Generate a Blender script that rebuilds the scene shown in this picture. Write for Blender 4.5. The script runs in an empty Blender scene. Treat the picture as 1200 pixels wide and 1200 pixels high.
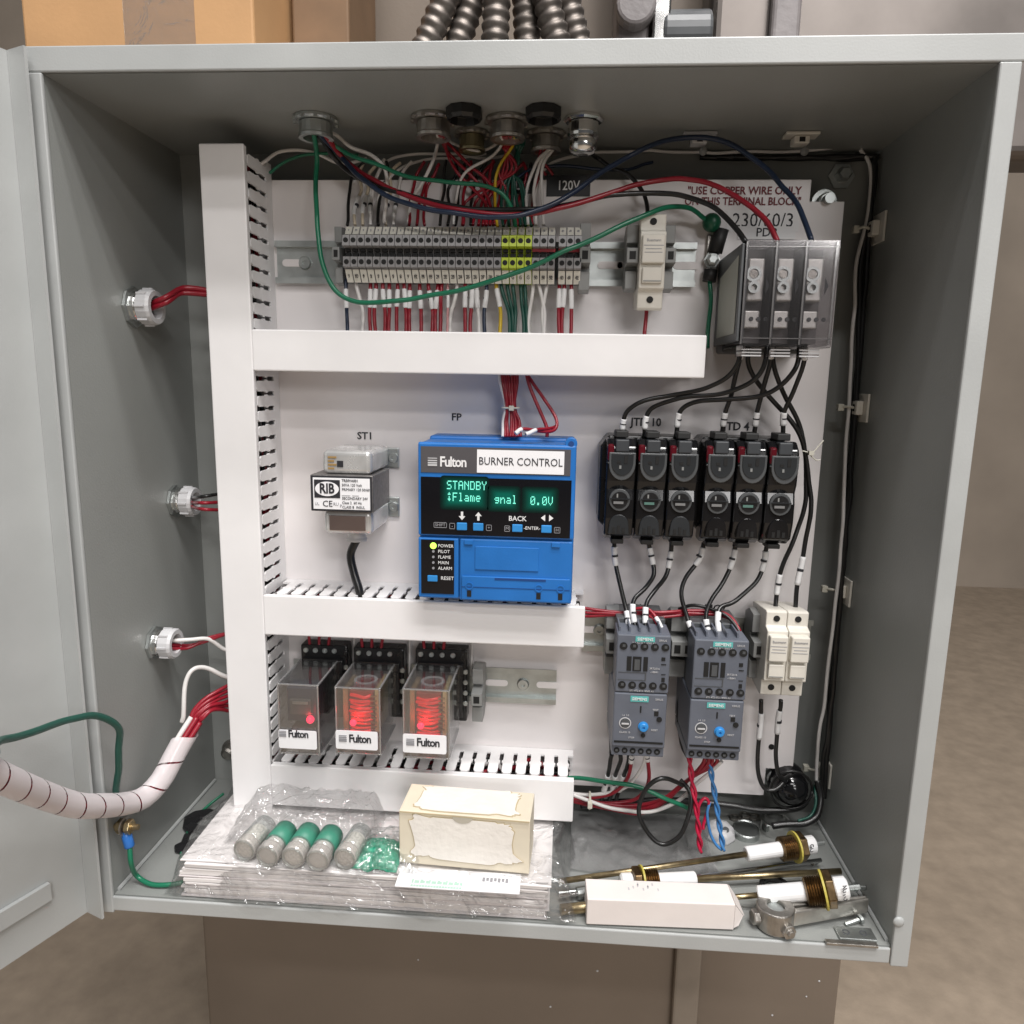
import bpy, math, random
from mathutils import Vector, Matrix, noise
random.seed(7)
scene = bpy.context.scene
C = scene.collection
# ------------------------------------------------------------------ camera
F = 860.06; PX = 600.0
PITCH, YAW, ROLL = 0.175131, 0.0679721, 0.0176938
CAM = Vector((0.04714, -0.68371, 0.41389))
fwd = Vector((-math.sin(YAW)*math.cos(PITCH), math.cos(YAW)*math.cos(PITCH), -math.sin(PITCH)))
r0 = Vector((math.cos(YAW), math.sin(YAW), 0)); u0 = r0.cross(fwd)
cr, sr = math.cos(ROLL), math.sin(ROLL)
RT = cr*r0 + sr*u0; UP = -sr*r0 + cr*u0
cd = bpy.data.cameras.new('camera'); cam = bpy.data.objects.new('camera', cd); C.objects.link(cam)
cam.matrix_world = Matrix((( RT.x, UP.x, -fwd.x, CAM.x), (RT.y, UP.y, -fwd.y, CAM.y), (RT.z, UP.z, -fwd.z, CAM.z), (0,0,0,1)))
cd.sensor_width = 36; cd.lens = 36*F/1200; cd.clip_start = .01; cd.clip_end = 100
scene.camera = cam
# ------------------------------------------------------------------ light
w = bpy.data.worlds.new("World"); scene.world = w; w.use_nodes = True
w.node_tree.nodes['Background'].inputs[0].default_value = (1.0, .985, .975, 1)
w.node_tree.nodes['Background'].inputs[1].default_value = 0.085
def lamp(x, y, z, power, col=(1, .972, .955), sx=1.5, sy=.10):
    l = bpy.data.lights.new('tube_and_fill_light', 'AREA'); l.shape = 'RECTANGLE'; l.size = sx; l.size_y = sy
    l.energy = power; l.color = col
    o = bpy.data.objects.new('tube_and_fill_light', l); C.objects.link(o); o.location = (x, y, z)
    d = Vector((0, -.1, .4)) - o.location
    o.rotation_euler = d.to_track_quat('-Z', 'Z').to_euler()
    return o
LH = 2.3
for sl, pw, lx in ((.56, 50, 1.5), (.84, 24, .2), (1.55, 37, .95), (1.92, 37, .45), (3.6, 44, .3)):
    lamp(lx, -.1755 - LH/sl, .61 + LH, pw, sy=.13)
lamp(1.7, -4.7, 1.62, 38, sx=1.8, sy=.5)  # added low frontal fill in place of ambient light, not a known fixture
scene.view_settings.view_transform = 'Standard'; scene.view_settings.look = 'None'
scene.view_settings.exposure = -0.06; scene.view_settings.gamma = 1
# ------------------------------------------------------------------ pixel rays -> points at real depth
def ray(px, py): return fwd + RT*((px-PX)/F) + UP*((PX-py)/F)
def at(px, py, Y):
    d = ray(px, py); return CAM + d*((Y-CAM.y)/d.y)
def atz(px, py, z):
    d = ray(px, py); return CAM + d*((z-CAM.z)/d.z)
def atx(px, py, x):
    d = ray(px, py); return CAM + d*((x-CAM.x)/d.x)
YP = -0.040                       # front of the mounting panel
def ph(px, py, h): return at(px, py, YP-h)
# ------------------------------------------------------------------ materials
def lin(c):
    if isinstance(c, str): c = [int(c[i:i+2], 16)/255 for i in (0, 2, 4)]; return tuple(((v+.055)/1.055)**2.4 if v > .04045 else v/12.92 for v in c)
    return tuple(c)
_m = {}
def mat(name, col, rough=.5, metal=0, var=.06, vs=30, bump=0, bs=200, coat=0, emit=None, es=0, spec=.5, rvar=.12):
    if name in _m: return _m[name]
    m = bpy.data.materials.new(name); m.use_nodes = True; nt = m.node_tree; N = nt.nodes; L = nt.links
    b = N['Principled BSDF']; c = lin(col)
    tc = N.new('ShaderNodeTexCoord')
    n = N.new('ShaderNodeTexNoise'); n.inputs['Scale'].default_value = vs; n.inputs['Detail'].default_value = 5
    L.new(tc.outputs['Object'], n.inputs['Vector'])
    r = N.new('ShaderNodeValToRGB'); e = r.color_ramp.elements
    e[0].position = .3; e[1].position = .72
    e[0].color = tuple(max(0, v*(1-var)) for v in c)+(1,); e[1].color = tuple(min(1, v*(1+var)) for v in c)+(1,)
    L.new(n.outputs['Fac'], r.inputs['Fac']); L.new(r.outputs['Color'], b.inputs['Base Color'])
    mr = N.new('ShaderNodeMapRange'); mr.inputs[3].default_value = max(.03, rough-rvar/2); mr.inputs[4].default_value = min(1, rough+rvar/2)
    L.new(n.outputs['Fac'], mr.inputs[0]); L.new(mr.outputs[0], b.inputs['Roughness'])
    b.inputs['Metallic'].default_value = metal; b.inputs['Coat Weight'].default_value = coat
    b.inputs['Specular IOR Level'].default_value = spec
    if bump:
        n2 = N.new('ShaderNodeTexNoise'); n2.inputs['Scale'].default_value = bs; n2.inputs['Detail'].default_value = 4
        L.new(tc.outputs['Object'], n2.inputs['Vector'])
        bp = N.new('ShaderNodeBump'); bp.inputs['Strength'].default_value = bump; bp.inputs['Distance'].default_value = .002
        L.new(n2.outputs['Fac'], bp.inputs['Height']); L.new(bp.outputs[0], b.inputs['Normal'])
    if emit: b.inputs['Emission Color'].default_value = lin(emit)+(1,); b.inputs['Emission Strength'].default_value = es
    _m[name] = m; return m
def clear(name, tint=(1, 1, 1), rough=.08, base=.05, milky=0, bump=0, bs=60, milkcol=(.8, .8, .8)):
    if name in _m: return _m[name]
    m = bpy.data.materials.new(name); m.use_nodes = True; nt = m.node_tree; N = nt.nodes; L = nt.links
    N.remove(N['Principled BSDF']); out = N['Material Output']
    t = N.new('ShaderNodeBsdfTransparent'); t.inputs[0].default_value = tint+(1,)
    g = N.new('ShaderNodeBsdfGlossy'); g.inputs['Roughness'].default_value = rough; g.inputs[0].default_value = (.9, .9, .9, 1)
    fr = N.new('ShaderNodeLayerWeight'); fr.inputs[0].default_value = .35
    ad = N.new('ShaderNodeMath'); ad.operation = 'MULTIPLY_ADD'; ad.inputs[1].default_value = .55; ad.inputs[2].default_value = base; ad.use_clamp = True
    L.new(fr.outputs['Fresnel'], ad.inputs[0])
    mx = N.new('ShaderNodeMixShader'); L.new(ad.outputs[0], mx.inputs[0]); L.new(t.outputs[0], mx.inputs[1]); L.new(g.outputs[0], mx.inputs[2])
    last = mx
    if milky:
        d = N.new('ShaderNodeBsdfDiffuse'); d.inputs[0].default_value = milkcol+(1,)
        m2 = N.new('ShaderNodeMixShader'); m2.inputs[0].default_value = milky
        L.new(mx.outputs[0], m2.inputs[1]); L.new(d.outputs[0], m2.inputs[2]); last = m2
    if bump:
        tc = N.new('ShaderNodeTexCoord'); n2 = N.new('ShaderNodeTexNoise'); n2.inputs['Scale'].default_value = bs; n2.inputs['Detail'].default_value = 3
        n2.inputs['Distortion'].default_value = 1.5
        L.new(tc.outputs['Object'], n2.inputs['Vector'])
        bp = N.new('ShaderNodeBump'); bp.inputs['Strength'].default_value = bump; bp.inputs['Distance'].default_value = .006
        L.new(n2.outputs['Fac'], bp.inputs['Height']); L.new(bp.outputs[0], g.inputs['Normal']); L.new(bp.outputs[0], fr.inputs['Normal'])
    L.new(last.outputs[0], out.inputs[0]); _m[name] = m; return m
steel = mat('grey_enclosure_paint', (.275, .286, .275), .36, var=.10, vs=5, bump=.10, bs=700, rvar=.22)
lipm = mat('enclosure_paint_lit', (.42, .435, .43), .35, var=.09, vs=11, bump=.05, bs=700, rvar=.2)  # same enclosure paint, lightened for faces turned to the lamps
panelm = mat('white_panel_paint', (.80, .765, .76), .36, var=.05, vs=9, bump=.03, bs=500)
ductm = mat('white_duct_plastic', (.84, .83, .83), .42, var=.045, vs=13, bump=.05, bs=90, rvar=.2)
zinc = mat('zinc_plated_steel', (.52, .55, .54), .42, 1, var=.16, vs=60)
chrome = mat('bright_nickel', (.75, .75, .74), .16, 1, var=.1, vs=60)
dullmet = mat('dull_cast_metal', (.42, .40, .37), .42, 1, var=.25, vs=90, bump=.2, bs=300)
brass = mat('tarnished_brass', (.40, .32, .19), .36, 1, var=.3, vs=110, bump=.06, bs=400)
bronze = mat('brown_brass_thread', (.20, .135, .07), .36, 1, var=.3, vs=200)
black = mat('black_plastic', (.012, .012, .013), .28, var=.2, vs=60)
blackm = mat('matt_black_plastic', (.018, .018, .018), .55, var=.2, vs=60)
holem = mat('dark_hole', (.006, .006, .006), .7)
dgrey = mat('dark_grey_plastic', (.075, .08, .085), .38, var=.12, vs=60)
mgrey = mat('grey_stop_plastic', (.24, .245, .24), .45, var=.08, vs=60)
tbgrey = mat('grey_terminal_plastic', (.29, .285, .29), .45, var=.08, vs=80)
lgrey = mat('light_grey_plastic', (.55, .55, .56), .4, var=.05, vs=60)
cream = mat('ivory_plastic', (.70, .67, .60), .4, var=.04, vs=60)
markw = mat('marker_white', (.74, .72, .64), .5, var=.04)
siem = mat('slate_plastic', (.115, .128, .158), .42, var=.08, vs=70)
teal = mat('teal_print', (.10, .42, .40), .5)
blue = mat('blue_plastic', (.016, .155, .49), .36, var=.10, vs=26, bump=.05, bs=500, rvar=.2)
bluel = mat('blue_button', (.03, .25, .62), .35)
bezel = mat('charcoal_bezel', (.085, .08, .085), .4)
scr = mat('black_screen', (.006, .006, .008), .12)
whp = mat('white_paper', (.86, .86, .88), .6, var=.02)
ink = mat('black_ink', (.02, .02, .025), .6)
inkr = mat('maroon_ink', (.20, .03, .04), .6)
white_ink = mat('white_print', (.8, .8, .8), .5)
greyink = mat('grey_print', (.3, .3, .32), .5)
glow = mat('display_glow_text', (.1, .5, .4), .5, emit=(.25, 1, .74), es=.95)
glowbg = mat('display_green_glow', (.002, .02, .015), .15, emit=(.0, .20, .13), es=.42)
ledg = mat('green_led_lit', (.4, .9, .1), .3, emit=(.55, 1, .1), es=1.6)
ledr = mat('red_led_lit', (.5, .01, .03), .3, emit=(1, .03, .10), es=1.9)
coilr = mat('red_coil_lamp_lit', (.30, .006, .008), .25, var=.5, vs=300, emit=(1, .0, .012), es=.50)  # emission paints the relay lamp's light onto the coil
WC = dict(red=mat('wire_red', (.28, .011, .024), .32), white=mat('wire_white', (.72, .70, .68), .35), black=mat('wire_black', (.012, .012, .012), .3),
          green=mat('wire_green', (.012, .16, .085), .3), dgreen=mat('wire_dark_green', (.008, .07, .05), .35), blue=mat('wire_blue', (.03, .13, .36), .32),
          navy=mat('wire_navy', (.012, .024, .055), .32), yellow=mat('wire_yellow', (.62, .42, .02), .35), tan=mat('wire_cream', (.60, .52, .40), .4),
          pink=mat('wire_pink', (.60, .30, .30), .35))
sleeve = mat('white_wire_marker', (.80, .80, .80), .5)
tiew = mat('nylon_tie', (.66, .64, .55), .4)
clearp = clear('clear_relay_plastic', (.955, .96, .965), .06, .13, milky=.012)
smoke = clear('smoky_clear_plastic', (.88, .87, .875), .09, .04, milky=.02, milkcol=(.35, .33, .33))
bagm = clear('clear_bag_film', (.98, .98, .98), .11, .10, milky=.045, bump=1.0, bs=48)
# ------------------------------------------------------------------ mesh builder
class MB:
    def __init__(s): s.v = []; s.f = []
    def add(s, v, f):
        o = len(s.v); s.v += [Vector(a) for a in v]; s.f += [tuple(i+o for i in g) for g in f]; return s
    def box(s, x0, x1, y0, y1, z0, z1):
        return s.add([(x, y, z) for x in (x0, x1) for y in (y0, y1) for z in (z0, z1)],
                     [(0,1,3,2),(4,6,7,5),(0,4,5,1),(2,3,7,6),(0,2,6,4),(1,5,7,3)])
    def quadbox(s, a, b, c, d, n, t):      # a slab with face corners a b c d, thickness t along n
        n = Vector(n).normalized()*t; p = [Vector(q) for q in (a, b, c, d)]
        return s.add(p+[q+n for q in p], [(0,1,2,3),(7,6,5,4),(0,4,5,1),(1,5,6,2),(2,6,7,3),(3,7,4,0)])
    def prism(s, poly, d0, d1, axes='xz'):  # outline in two axes, extruded on the third
        n = len(poly); V = []
        for d in (d0, d1):
            for a, b in poly:
                V.append({'xz': (a, d, b), 'yz': (d, a, b), 'xy': (a, b, d)}[axes])
        return s.add(V, [tuple(range(n)), tuple(range(2*n-1, n-1, -1))]+[(i, i+n, (i+1) % n+n, (i+1) % n) for i in range(n)])
    def frame(s, d):
        d = Vector(d).normalized(); a = Vector((0, 0, 1)) if abs(d.z) < .9 else Vector((1, 0, 0))
        u = d.cross(a).normalized(); return u, d.cross(u).normalized()
    def lathe(s, p, d, prof, n=20):         # prof: list of (radius, distance along d)
        p = Vector(p); d = Vector(d).normalized(); u, w_ = s.frame(d); V = []; Fc = []
        for r, t in prof:
            for k in range(n):
                a = 2*math.pi*k/n; V.append(p+d*t+u*(r*math.cos(a))+w_*(r*math.sin(a)))
        for i in range(len(prof)-1):
            for k in range(n): Fc.append((i*n+k, i*n+(k+1) % n, (i+1)*n+(k+1) % n, (i+1)*n+k))
        if prof[0][0] > 1e-6: Fc.append(tuple(range(n-1, -1, -1)))
        if prof[-1][0] > 1e-6: Fc.append(tuple((len(prof)-1)*n+k for k in range(n)))
        return s.add(V, Fc)
    def cyl(s, p0, p1, r, n=16, r2=None):
        p0 = Vector(p0); p1 = Vector(p1); return s.lathe(p0, p1-p0, [(r, 0), (r if r2 is None else r2, (p1-p0).length)], n)
    def ring(s, p, d, r_out, r_in, h, n=24):
        return s.lathe(p, d, [(r_in, 0), (r_out, 0), (r_out, h), (r_in, h), (r_in, 0)], n) if False else s._ring(p, d, r_out, r_in, h, n)
    def _ring(s, p, d, ro, ri, h, n):
        p = Vector(p); d = Vector(d).normalized(); u, w_ = s.frame(d); V = []; Fc = []
        P = [(ri, 0), (ro, 0), (ro, h), (ri, h)]
        for r, t in P:
            for k in range(n):
                a = 2*math.pi*k/n; V.append(p+d*t+u*(r*math.cos(a))+w_*(r*math.sin(a)))
        for i in range(4):
            j = (i+1) % 4
            for k in range(n): Fc.append((i*n+k, i*n+(k+1) % n, j*n+(k+1) % n, j*n+k))
        return s.add(V, Fc)
    def ball(s, p, r, n=16, sz=1.0):
        pr = [(r*math.sin(math.pi*i/8), -r*sz*math.cos(math.pi*i/8)) for i in range(9)]
        return s.lathe(p, (0, 0, 1), pr, n)
    def tube(s, pts, r, n=8, rf=None, samp=7, caps=True):
        pts = smooth_path(pts, samp); V = []; Fc = []; u = None; L = 0
        for i, p in enumerate(pts):
            d = (pts[min(i+1, len(pts)-1)]-pts[max(i-1, 0)]).normalized()
            if i: L += (p-pts[i-1]).length
            if u is None: u, _ = s.frame(d)
            u = (u-d*u.dot(d)).normalized(); w_ = d.cross(u); rr = rf(L) if rf else r
            for k in range(n):
                a = 2*math.pi*k/n; V.append(p+u*(rr*math.cos(a))+w_*(rr*math.sin(a)))
        m = len(pts)
        for i in range(m-1):
            for k in range(n): Fc.append((i*n+k, i*n+(k+1) % n, (i+1)*n+(k+1) % n, (i+1)*n+k))
        if caps: Fc.append(tuple(range(n-1, -1, -1))); Fc.append(tuple((m-1)*n+k for k in range(n)))
        return s.add(V, Fc)
    def build(s, name, m, parent=None, bevel=0, smooth=False, seg=2, recenter=True):
        if parent is not None:
            root = parent; off = Vector(root.location)
            while root.parent: root = root.parent; off = off+Vector(root.location)
            loc = Vector((0, 0, 0))
        elif recenter:
            xs = [q.x for q in s.v]; ys = [q.y for q in s.v]; zs = [q.z for q in s.v]
            off = Vector(((min(xs)+max(xs))/2, (min(ys)+max(ys))/2, min(zs))); loc = off
        else: off = loc = Vector((0, 0, 0))
        me = bpy.data.meshes.new(name); me.from_pydata([q-off for q in s.v], [], s.f); me.validate(); me.update()
        me.materials.append(m)
        if smooth:
            for p in me.polygons: p.use_smooth = len(p.vertices) <= 4
        o = bpy.data.objects.new(name, me); C.objects.link(o)
        if parent is not None: o.parent = parent
        o.location = loc
        if bevel:
            b = o.modifiers.new('bevel', 'BEVEL'); b.width = bevel; b.segments = seg; b.limit_method = 'ANGLE'; b.angle_limit = math.radians(40)
            b.harden_normals = False
        return o
def smooth_path(pts, samp):
    P = [Vector(p) for p in pts]
    if len(P) < 3: return P
    out = []
    for i in range(len(P)-1):
        p1, p2 = P[i], P[i+1]; p0 = P[i-1] if i else p1*2-p2; p3 = P[i+2] if i+2 < len(P) else p2*2-p1
        for k in range(samp):
            t = k/samp
            out.append(.5*((2*p1)+(p2-p0)*t+(2*p0-5*p1+4*p2-p3)*t*t+(3*p1-p0-3*p2+p3)*t**3))
    out.append(P[-1]); return out
def tag(o, label=None, cat=None, group=None, kind=None):
    if label: o['label'] = label
    if cat: o['category'] = cat
    if group: o['group'] = group
    if kind: o['kind'] = kind
    return o
def thing(name, label, cat, loc=(0, 0, 0), group=None):
    o = bpy.data.objects.new(name, None); C.objects.link(o); o.location = loc; o.empty_display_size = .01
    return tag(o, label, cat, group)
def copy_tree(o, parent=None):
    c = o.copy(); C.objects.link(c)
    if parent: c.parent = parent
    for ch in list(o.children): copy_tree(ch, c)
    return c
def text(s, loc, size, m, parent, name='lettering', bold=0, sx=1.0, align='CENTER', rot=(math.pi/2, 0, 0), ext=.00012, spacing=1.0):
    cu = bpy.data.curves.new(name, 'FONT'); cu.body = s; cu.size = size; cu.align_x = align; cu.align_y = 'CENTER'
    cu.extrude = ext; cu.offset = bold*size; cu.resolution_u = 2; cu.space_character = spacing
    t = bpy.data.objects.new(name, cu); C.objects.link(t)
    me = bpy.data.meshes.new_from_object(t.evaluated_get(bpy.context.evaluated_depsgraph_get()))
    me.name = name; bpy.data.objects.remove(t); me.materials.clear(); me.materials.append(m)
    o = bpy.data.objects.new(name, me); C.objects.link(o)
    o.rotation_euler = rot; o.scale = (sx, 1, 1)
    if parent is not None:
        root = parent; off = Vector(root.location)
        while root.parent: root = root.parent; off = off+Vector(root.location)
        o.parent = parent; o.location = Vector(loc)-off
    else: o.location = loc
    return o
def fr(px0, py0, px1, py1, Y):           # a pixel rectangle seen on the plane Y -> x0,x1,z0,z1
    a = at(px0, (py0+py1)/2, Y).x; b = at(px1, (py0+py1)/2, Y).x
    return a, b, at((px0+px1)/2, py1, Y).z, at((px0+px1)/2, py0, Y).z
def ordw(i): return ['first','second','third','fourth','fifth','sixth','seventh','eighth','ninth','tenth','eleventh','twelfth','thirteenth','fourteenth','fifteenth','sixteenth','seventeenth','eighteenth','nineteenth','twentieth','twenty-first','twenty-second','twenty-third','twenty-fourth','twenty-fifth','twenty-sixth','twenty-seventh','twenty-eighth','twenty-ninth','thirtieth','thirty-first','thirty-second','thirty-third'][i]
def disc(mb, x, z, y, r, d=.0006, n=14): mb.cyl((x, y+.0002, z), (x, y-d, z), r, n); return mb
def screw(x, y, z, r, parent, name='screw', ax=(0, -1, 0), m=None):
    p = Vector((x, y, z)); a = Vector(ax)
    o = MB().lathe(p, a, [(r, 0), (r, r*.25), (r*.85, r*.45), (r*.35, r*.45), (r*.3, r*.2), (0, r*.2)], 16).build(name, m or zinc, parent, smooth=False)
    return o
def logo(parent, xl, z, y, wd, hcol, name='logo'):
    mb = MB()
    hh = wd*.17
    for k in range(4): mb.box(xl, xl+wd*.22, y-.0002, y+.0002, z-hh*.55+k*hh*.34, z-hh*.55+k*hh*.34+hh*(.26-.05*k))
    mb.build(name, greyink if hcol is ink else lgrey, parent)
    text('Fulton', (xl+wd*.60, y, z+hh*.02), wd*.33, hcol, parent, bold=.022, sx=.86, spacing=.88)
# ------------------------------------------------------------------ enclosure
W2 = .305; H = .61; DF = -.1755
enc = thing('electrical_enclosure', 'open grey painted steel electrical enclosure holding the white wiring panel', 'enclosure', (0, 0, 0))
t = .002
MB().box(-W2-t, W2+t, 0, t, -t, H+t).build('back_wall', steel, enc)
MB().box(-W2-t, -W2, DF, -.0002, -t, H+t).build('side_wall', steel, enc)
MB().box(W2, W2+t, DF, -.0002, -t, H+t).build('side_wall', steel, enc)
MB().box(-W2+.0002, W2-.0002, DF, -.0002, H, H+t).build('top_wall', steel, enc)
MB().box(-W2+.0002, W2-.0002, DF, -.0002, -t, 0).build('floor_plate', steel, enc)
# front lips: flanges turned outward, with a rolled inner edge
MB().box(-W2-.015, W2+.015, DF-.003, DF-.0003, H+.0005, H+.0165).build('top_flange', lipm, enc, bevel=.001)
MB().box(-W2-.002, W2-.0012, DF-.003, DF-.0003, -.0130, -.0005).build('bottom_flange', lipm, enc, bevel=.001)
MB().box(W2-.0005, W2+.0125, DF-.0036, DF-.0002, -.0148, H+.0003).build('side_flange', lipm, enc, bevel=.001)
MB().box(-W2-.0125, -W2+.0005, DF-.0036, DF-.0002, -.0148, H+.0003).build('side_flange', lipm, enc, bevel=.001)
MB().tube([(W2-.0015, DF+.004, .0015), (W2-.0015, -.004, .0015)], .0016, 6, samp=1).build('weld_seam', lipm, enc)
MB().tube([(-W2+.0015, DF+.004, .0015), (-W2+.0015, -.004, .0015)], .0016, 6, samp=1).build('weld_seam', lipm, enc)
p = at(1053, 1080, DF-.0036); MB().lathe((p.x, DF-.0034, p.z), (0, -1, 0), [(.0042, 0), (.004, .001), (.0025, .0018), (0, .002)], 18).build('rivet', lipm, enc, smooth=True)
for (px, py) in ((988, 205),):
    q = at(px, py, -.006); MB().lathe((q.x, -.001, q.z), (0, -1, 0), [(.011, 0), (.011, .002), (.006, .002), (.006, .010), (.0045, .012), (0, .012)], 6).build('stud', zinc, enc)
# door, swung open on the left edge
hx, hy = -W2-.018, DF-.006
door = thing('enclosure_door', 'grey steel enclosure door swung wide open on its left hinge', 'door', (hx, hy, 0))
da = math.radians(22)
dx, dy = -math.sin(da), -math.cos(da)
DW = .60
def dpt(u, n, z): return Vector((hx+dx*u - dy*n*-1*-1, hy+dy*u + dx*n*-1*-1, z))
def slab(u0, u1, n0, n1, z0, z1):
    # n is measured toward the inside face (to the right)
    nx, ny = -dy, dx
    V = []
    for u in (u0, u1):
        for n_ in (n0, n1):
            for z in (z0, z1): V.append((hx+dx*u+nx*n_, hy+dy*u+ny*n_, z))
    return MB().add(V, [(0,1,3,2),(4,6,7,5),(0,4,5,1),(2,3,7,6),(0,2,6,4),(1,5,7,3)])
slab(0, DW, -.002, 0, -.012, H+.012).build('door_skin', lipm, door)
slab(0, .002, .0003, .018, -.012, H+.012).build('door_return', lipm, door)
slab(.03, DW-.03, .0003, .004, .02, .034).build('stiffener', lipm, door)
slab(.03, DW-.03, .0003, .004, H-.034, H-.02).build('stiffener', lipm, door)
# ------------------------------------------------------------------ setting behind
floor_m = mat('worn_concrete', (.40, .325, .25), .6, var=.13, vs=24, bump=.25, bs=120)
MB().box(-9, 9, -6, 9, -.65, -.60).build('concrete_floor', floor_m, recenter=False)['kind'] = 'structure'
brown = mat('boiler_brown_paint', (.20, .160, .125), .5, var=.16, vs=3, bump=.05, bs=300)
bo = thing('boiler_casing', 'dark brown painted boiler casing behind and below the grey enclosure', 'boiler', (0, .10, -.6))
MB().box(-.385, .392, .10, .9, -.598, 1.6).build('casing_panel', brown, bo, bevel=.004)
xx = at(806, 1160, .088).x
MB().box(xx-.016, xx+.014, .088, .0995, -.598, -.02).build('vertical_trim', mat('taupe_trim', (.26, .22, .18), .4, var=.1), bo, bevel=.003)
for (px, py, r) in ((700, 1138, .0016), (960, 1150, .0014), (945, 1168, .0012), (905, 1190, .0014), (645, 1180, .0015), (490, 1125, .0012)):
    q = at(px, py, .0996); MB().lathe((q.x, .0998, q.z), (0, -1, 0), [(r, 0), (r*.6, .0006), (0, .0008)], 8).build('paint_chip', lgrey, bo)
wallm = mat('far_room_wall', (.40, .34, .28), .7, var=.15, vs=2)
MB().box(-9, 9, 3.2, 3.3, -.6, 4.5).build('room_wall', wallm, recenter=False)['kind'] = 'structure'
# cardboard box on the enclosure
card = mat('brown_cardboard', (.52, .30, .14), .7, var=.1, vs=14, bump=.06, bs=300)
cx = thing('cardboard_box', 'brown cardboard box with clear tape resting on top of the enclosure', 'box', (-.28, -.03, H+t+.015))
zb = H+t+.015; yb = -.10
a0 = at(100, 20, yb).x; a1 = at(297, 20, yb).x
MB().box(a0-.05, a1, yb, .04, zb, zb+.30).build('carton', card, cx, bevel=.002)
tape = clear('packing_tape', (1, .99, .96), .22, .06, bump=.35, bs=38, milky=.08)
MB().box(a0+.03, a0+.085, yb-.0006, yb-.0003, zb+.002, zb+.298).build('packing_tape', tape, cx)
cb2 = MB().box(a1+.004, a1+.052, -.03, .06, zb, zb+.26).build('cardboard_box', mat('shaded_cardboard', (.20, .12, .065), .7, var=.15), bevel=.002)  # stands for the tan box's shaded side, shade put into the darker brown
tag(cb2, 'shaded side of the tan box, a separate darker block beside the white pipe', 'box')
q0 = at(360, 20, -.01)
pp = MB().cyl((q0.x, -.01, H+t+.002), (q0.x, -.01, 1.4), .0115, 20).build('white_pipe', mat('white_painted_pipe', (.72, .74, .78), .25), smooth=True); tag(pp, 'upright white painted pipe beside the cardboard box', 'pipe')
# cast fittings above right
cast = mat('grey_cast_iron', (.22, .20, .20), .42, var=.2, vs=40, bump=.2, bs=160)
ct = thing('gas_valve_body', 'grey cast metal valve body behind the upper right flange', 'valve', (.15, .04, H))
a = at(722, 20, .02).x; b = at(762, 20, .02).x
MB().box(a, b, .02, .09, H+.004, H+.30).build('casting', cast, ct, bevel=.006, seg=3)
q = at(745, 8, .012); MB().cyl((q.x, .021, q.z), (q.x, .004, q.z), .017, 20).build('boss', cast, ct, bevel=.003)
q = at(776, 20, .015).x; MB().box(q-.008, q+.007, .012, .08, H+.004, H+.30).build('flange', chrome, ct, bevel=.002)
q = at(808, 25, .0); MB().cyl((q.x-.02, .03, q.z), (q.x+.022, .03, q.z), .021, 24).build('spigot', dgrey, ct, bevel=.003, smooth=False)
duc = thing('steel_housing', 'shiny grey sheet metal housing behind the far right of top flange', 'housing', (.4, .06, H))
a = at(832, 20, .03).x
MB().box(a, a+.42, .03, .085, H+.004, H+.32).build('housing_shell', mat('satin_sheet_metal', (.15, .135, .125), .42, 1, var=.25, vs=12), duc, bevel=.01, seg=4)
MB().box(a+.05, a+.075, .018, .0295, H+.004, H+.32).build('raised_rib', cast, duc, bevel=.004, seg=3)
# six armoured flexible conduits
cpm = mat('galvanised_flex', (.17, .15, .135), .5, .85, var=.3, vs=50)
for i, (pb, pt_) in enumerate(((502, 522), (538, 553), (580, 582), (618, 616), (652, 640), (676, 664))):
    yy = -.065+(.012 if i % 2 else 0)
    lo = at(pb, 46, yy); hi = at(pt_, -2, yy)
    d = (hi-lo); base = lo-d*((lo.z-(H+t+.0035))/d.z)
    rf = lambda L: .0103*(1+.085*math.sin(L*2*math.pi/.0082))
    n_ = 220; pts = [base+d.normalized()*(k*.32/n_) + Vector((0, .00002*k, 0)) for k in range(n_)]
    o = MB().tube(pts, .01, 14, rf=rf, samp=1).build('flexible_conduit', cpm, smooth=True)
    tag(o, 'armoured flexible metal conduit, %s from the left of six above the enclosure' % ordw(i), 'conduit', 'flexible conduits rising from the enclosure top')
# ------------------------------------------------------------------ mounting panel
xL = ph(262, 560, 0).x; xR = (ph(987, 260, 0).x+ph(931, 890, 0).x)/2
zT = (ph(400, 208, 0).z+ph(900, 213, 0).z)/2; zB = (ph(660, 921, 0).z+ph(880, 930, 0).z)/2
xn = ph(950, 225, 0).x; zn = ph(965, 236, 0).z
xn2 = ph(896, 920, 0).x; zn2 = ph(925, 902, 0).z
pan = thing('wiring_backplane', 'white painted steel mounting panel with notched corners inside the enclosure', 'panel', ((xL+xR)/2, YP, zB))
MB().prism([(xL, zB), (xn2, zB), (xn2, zn2), (xR, zn2), (xR, zn), (xn, zn), (xn, zT), (xL, zT)], YP, YP+.0022).build('panel_sheet', panelm, pan, bevel=.0006)
for (px, py, r) in ((964, 238, .010), (904, 905, .0115)):
    q = ph(px, py, -.012)
    g = MB().cyl((q.x, -.001, q.z), (q.x, YP+.010, q.z), .004, 12).build('standoff_bolt', zinc, pan)
    MB().lathe((q.x, YP+.010, q.z), (0, -1, 0), [(r, 0), (r, .0018), (r*.62, .002), (r*.62, .008), (r*.5, .009), (r*.4, .009), (r*.4, .016), (0, .016)], 18).build('nut', zinc, g)
q = ph(904, 875, 0); disc(MB(), q.x, q.z, YP-.0002, .0026).build('hole', holem, pan)
q = ph(905, 905, 0)
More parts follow.
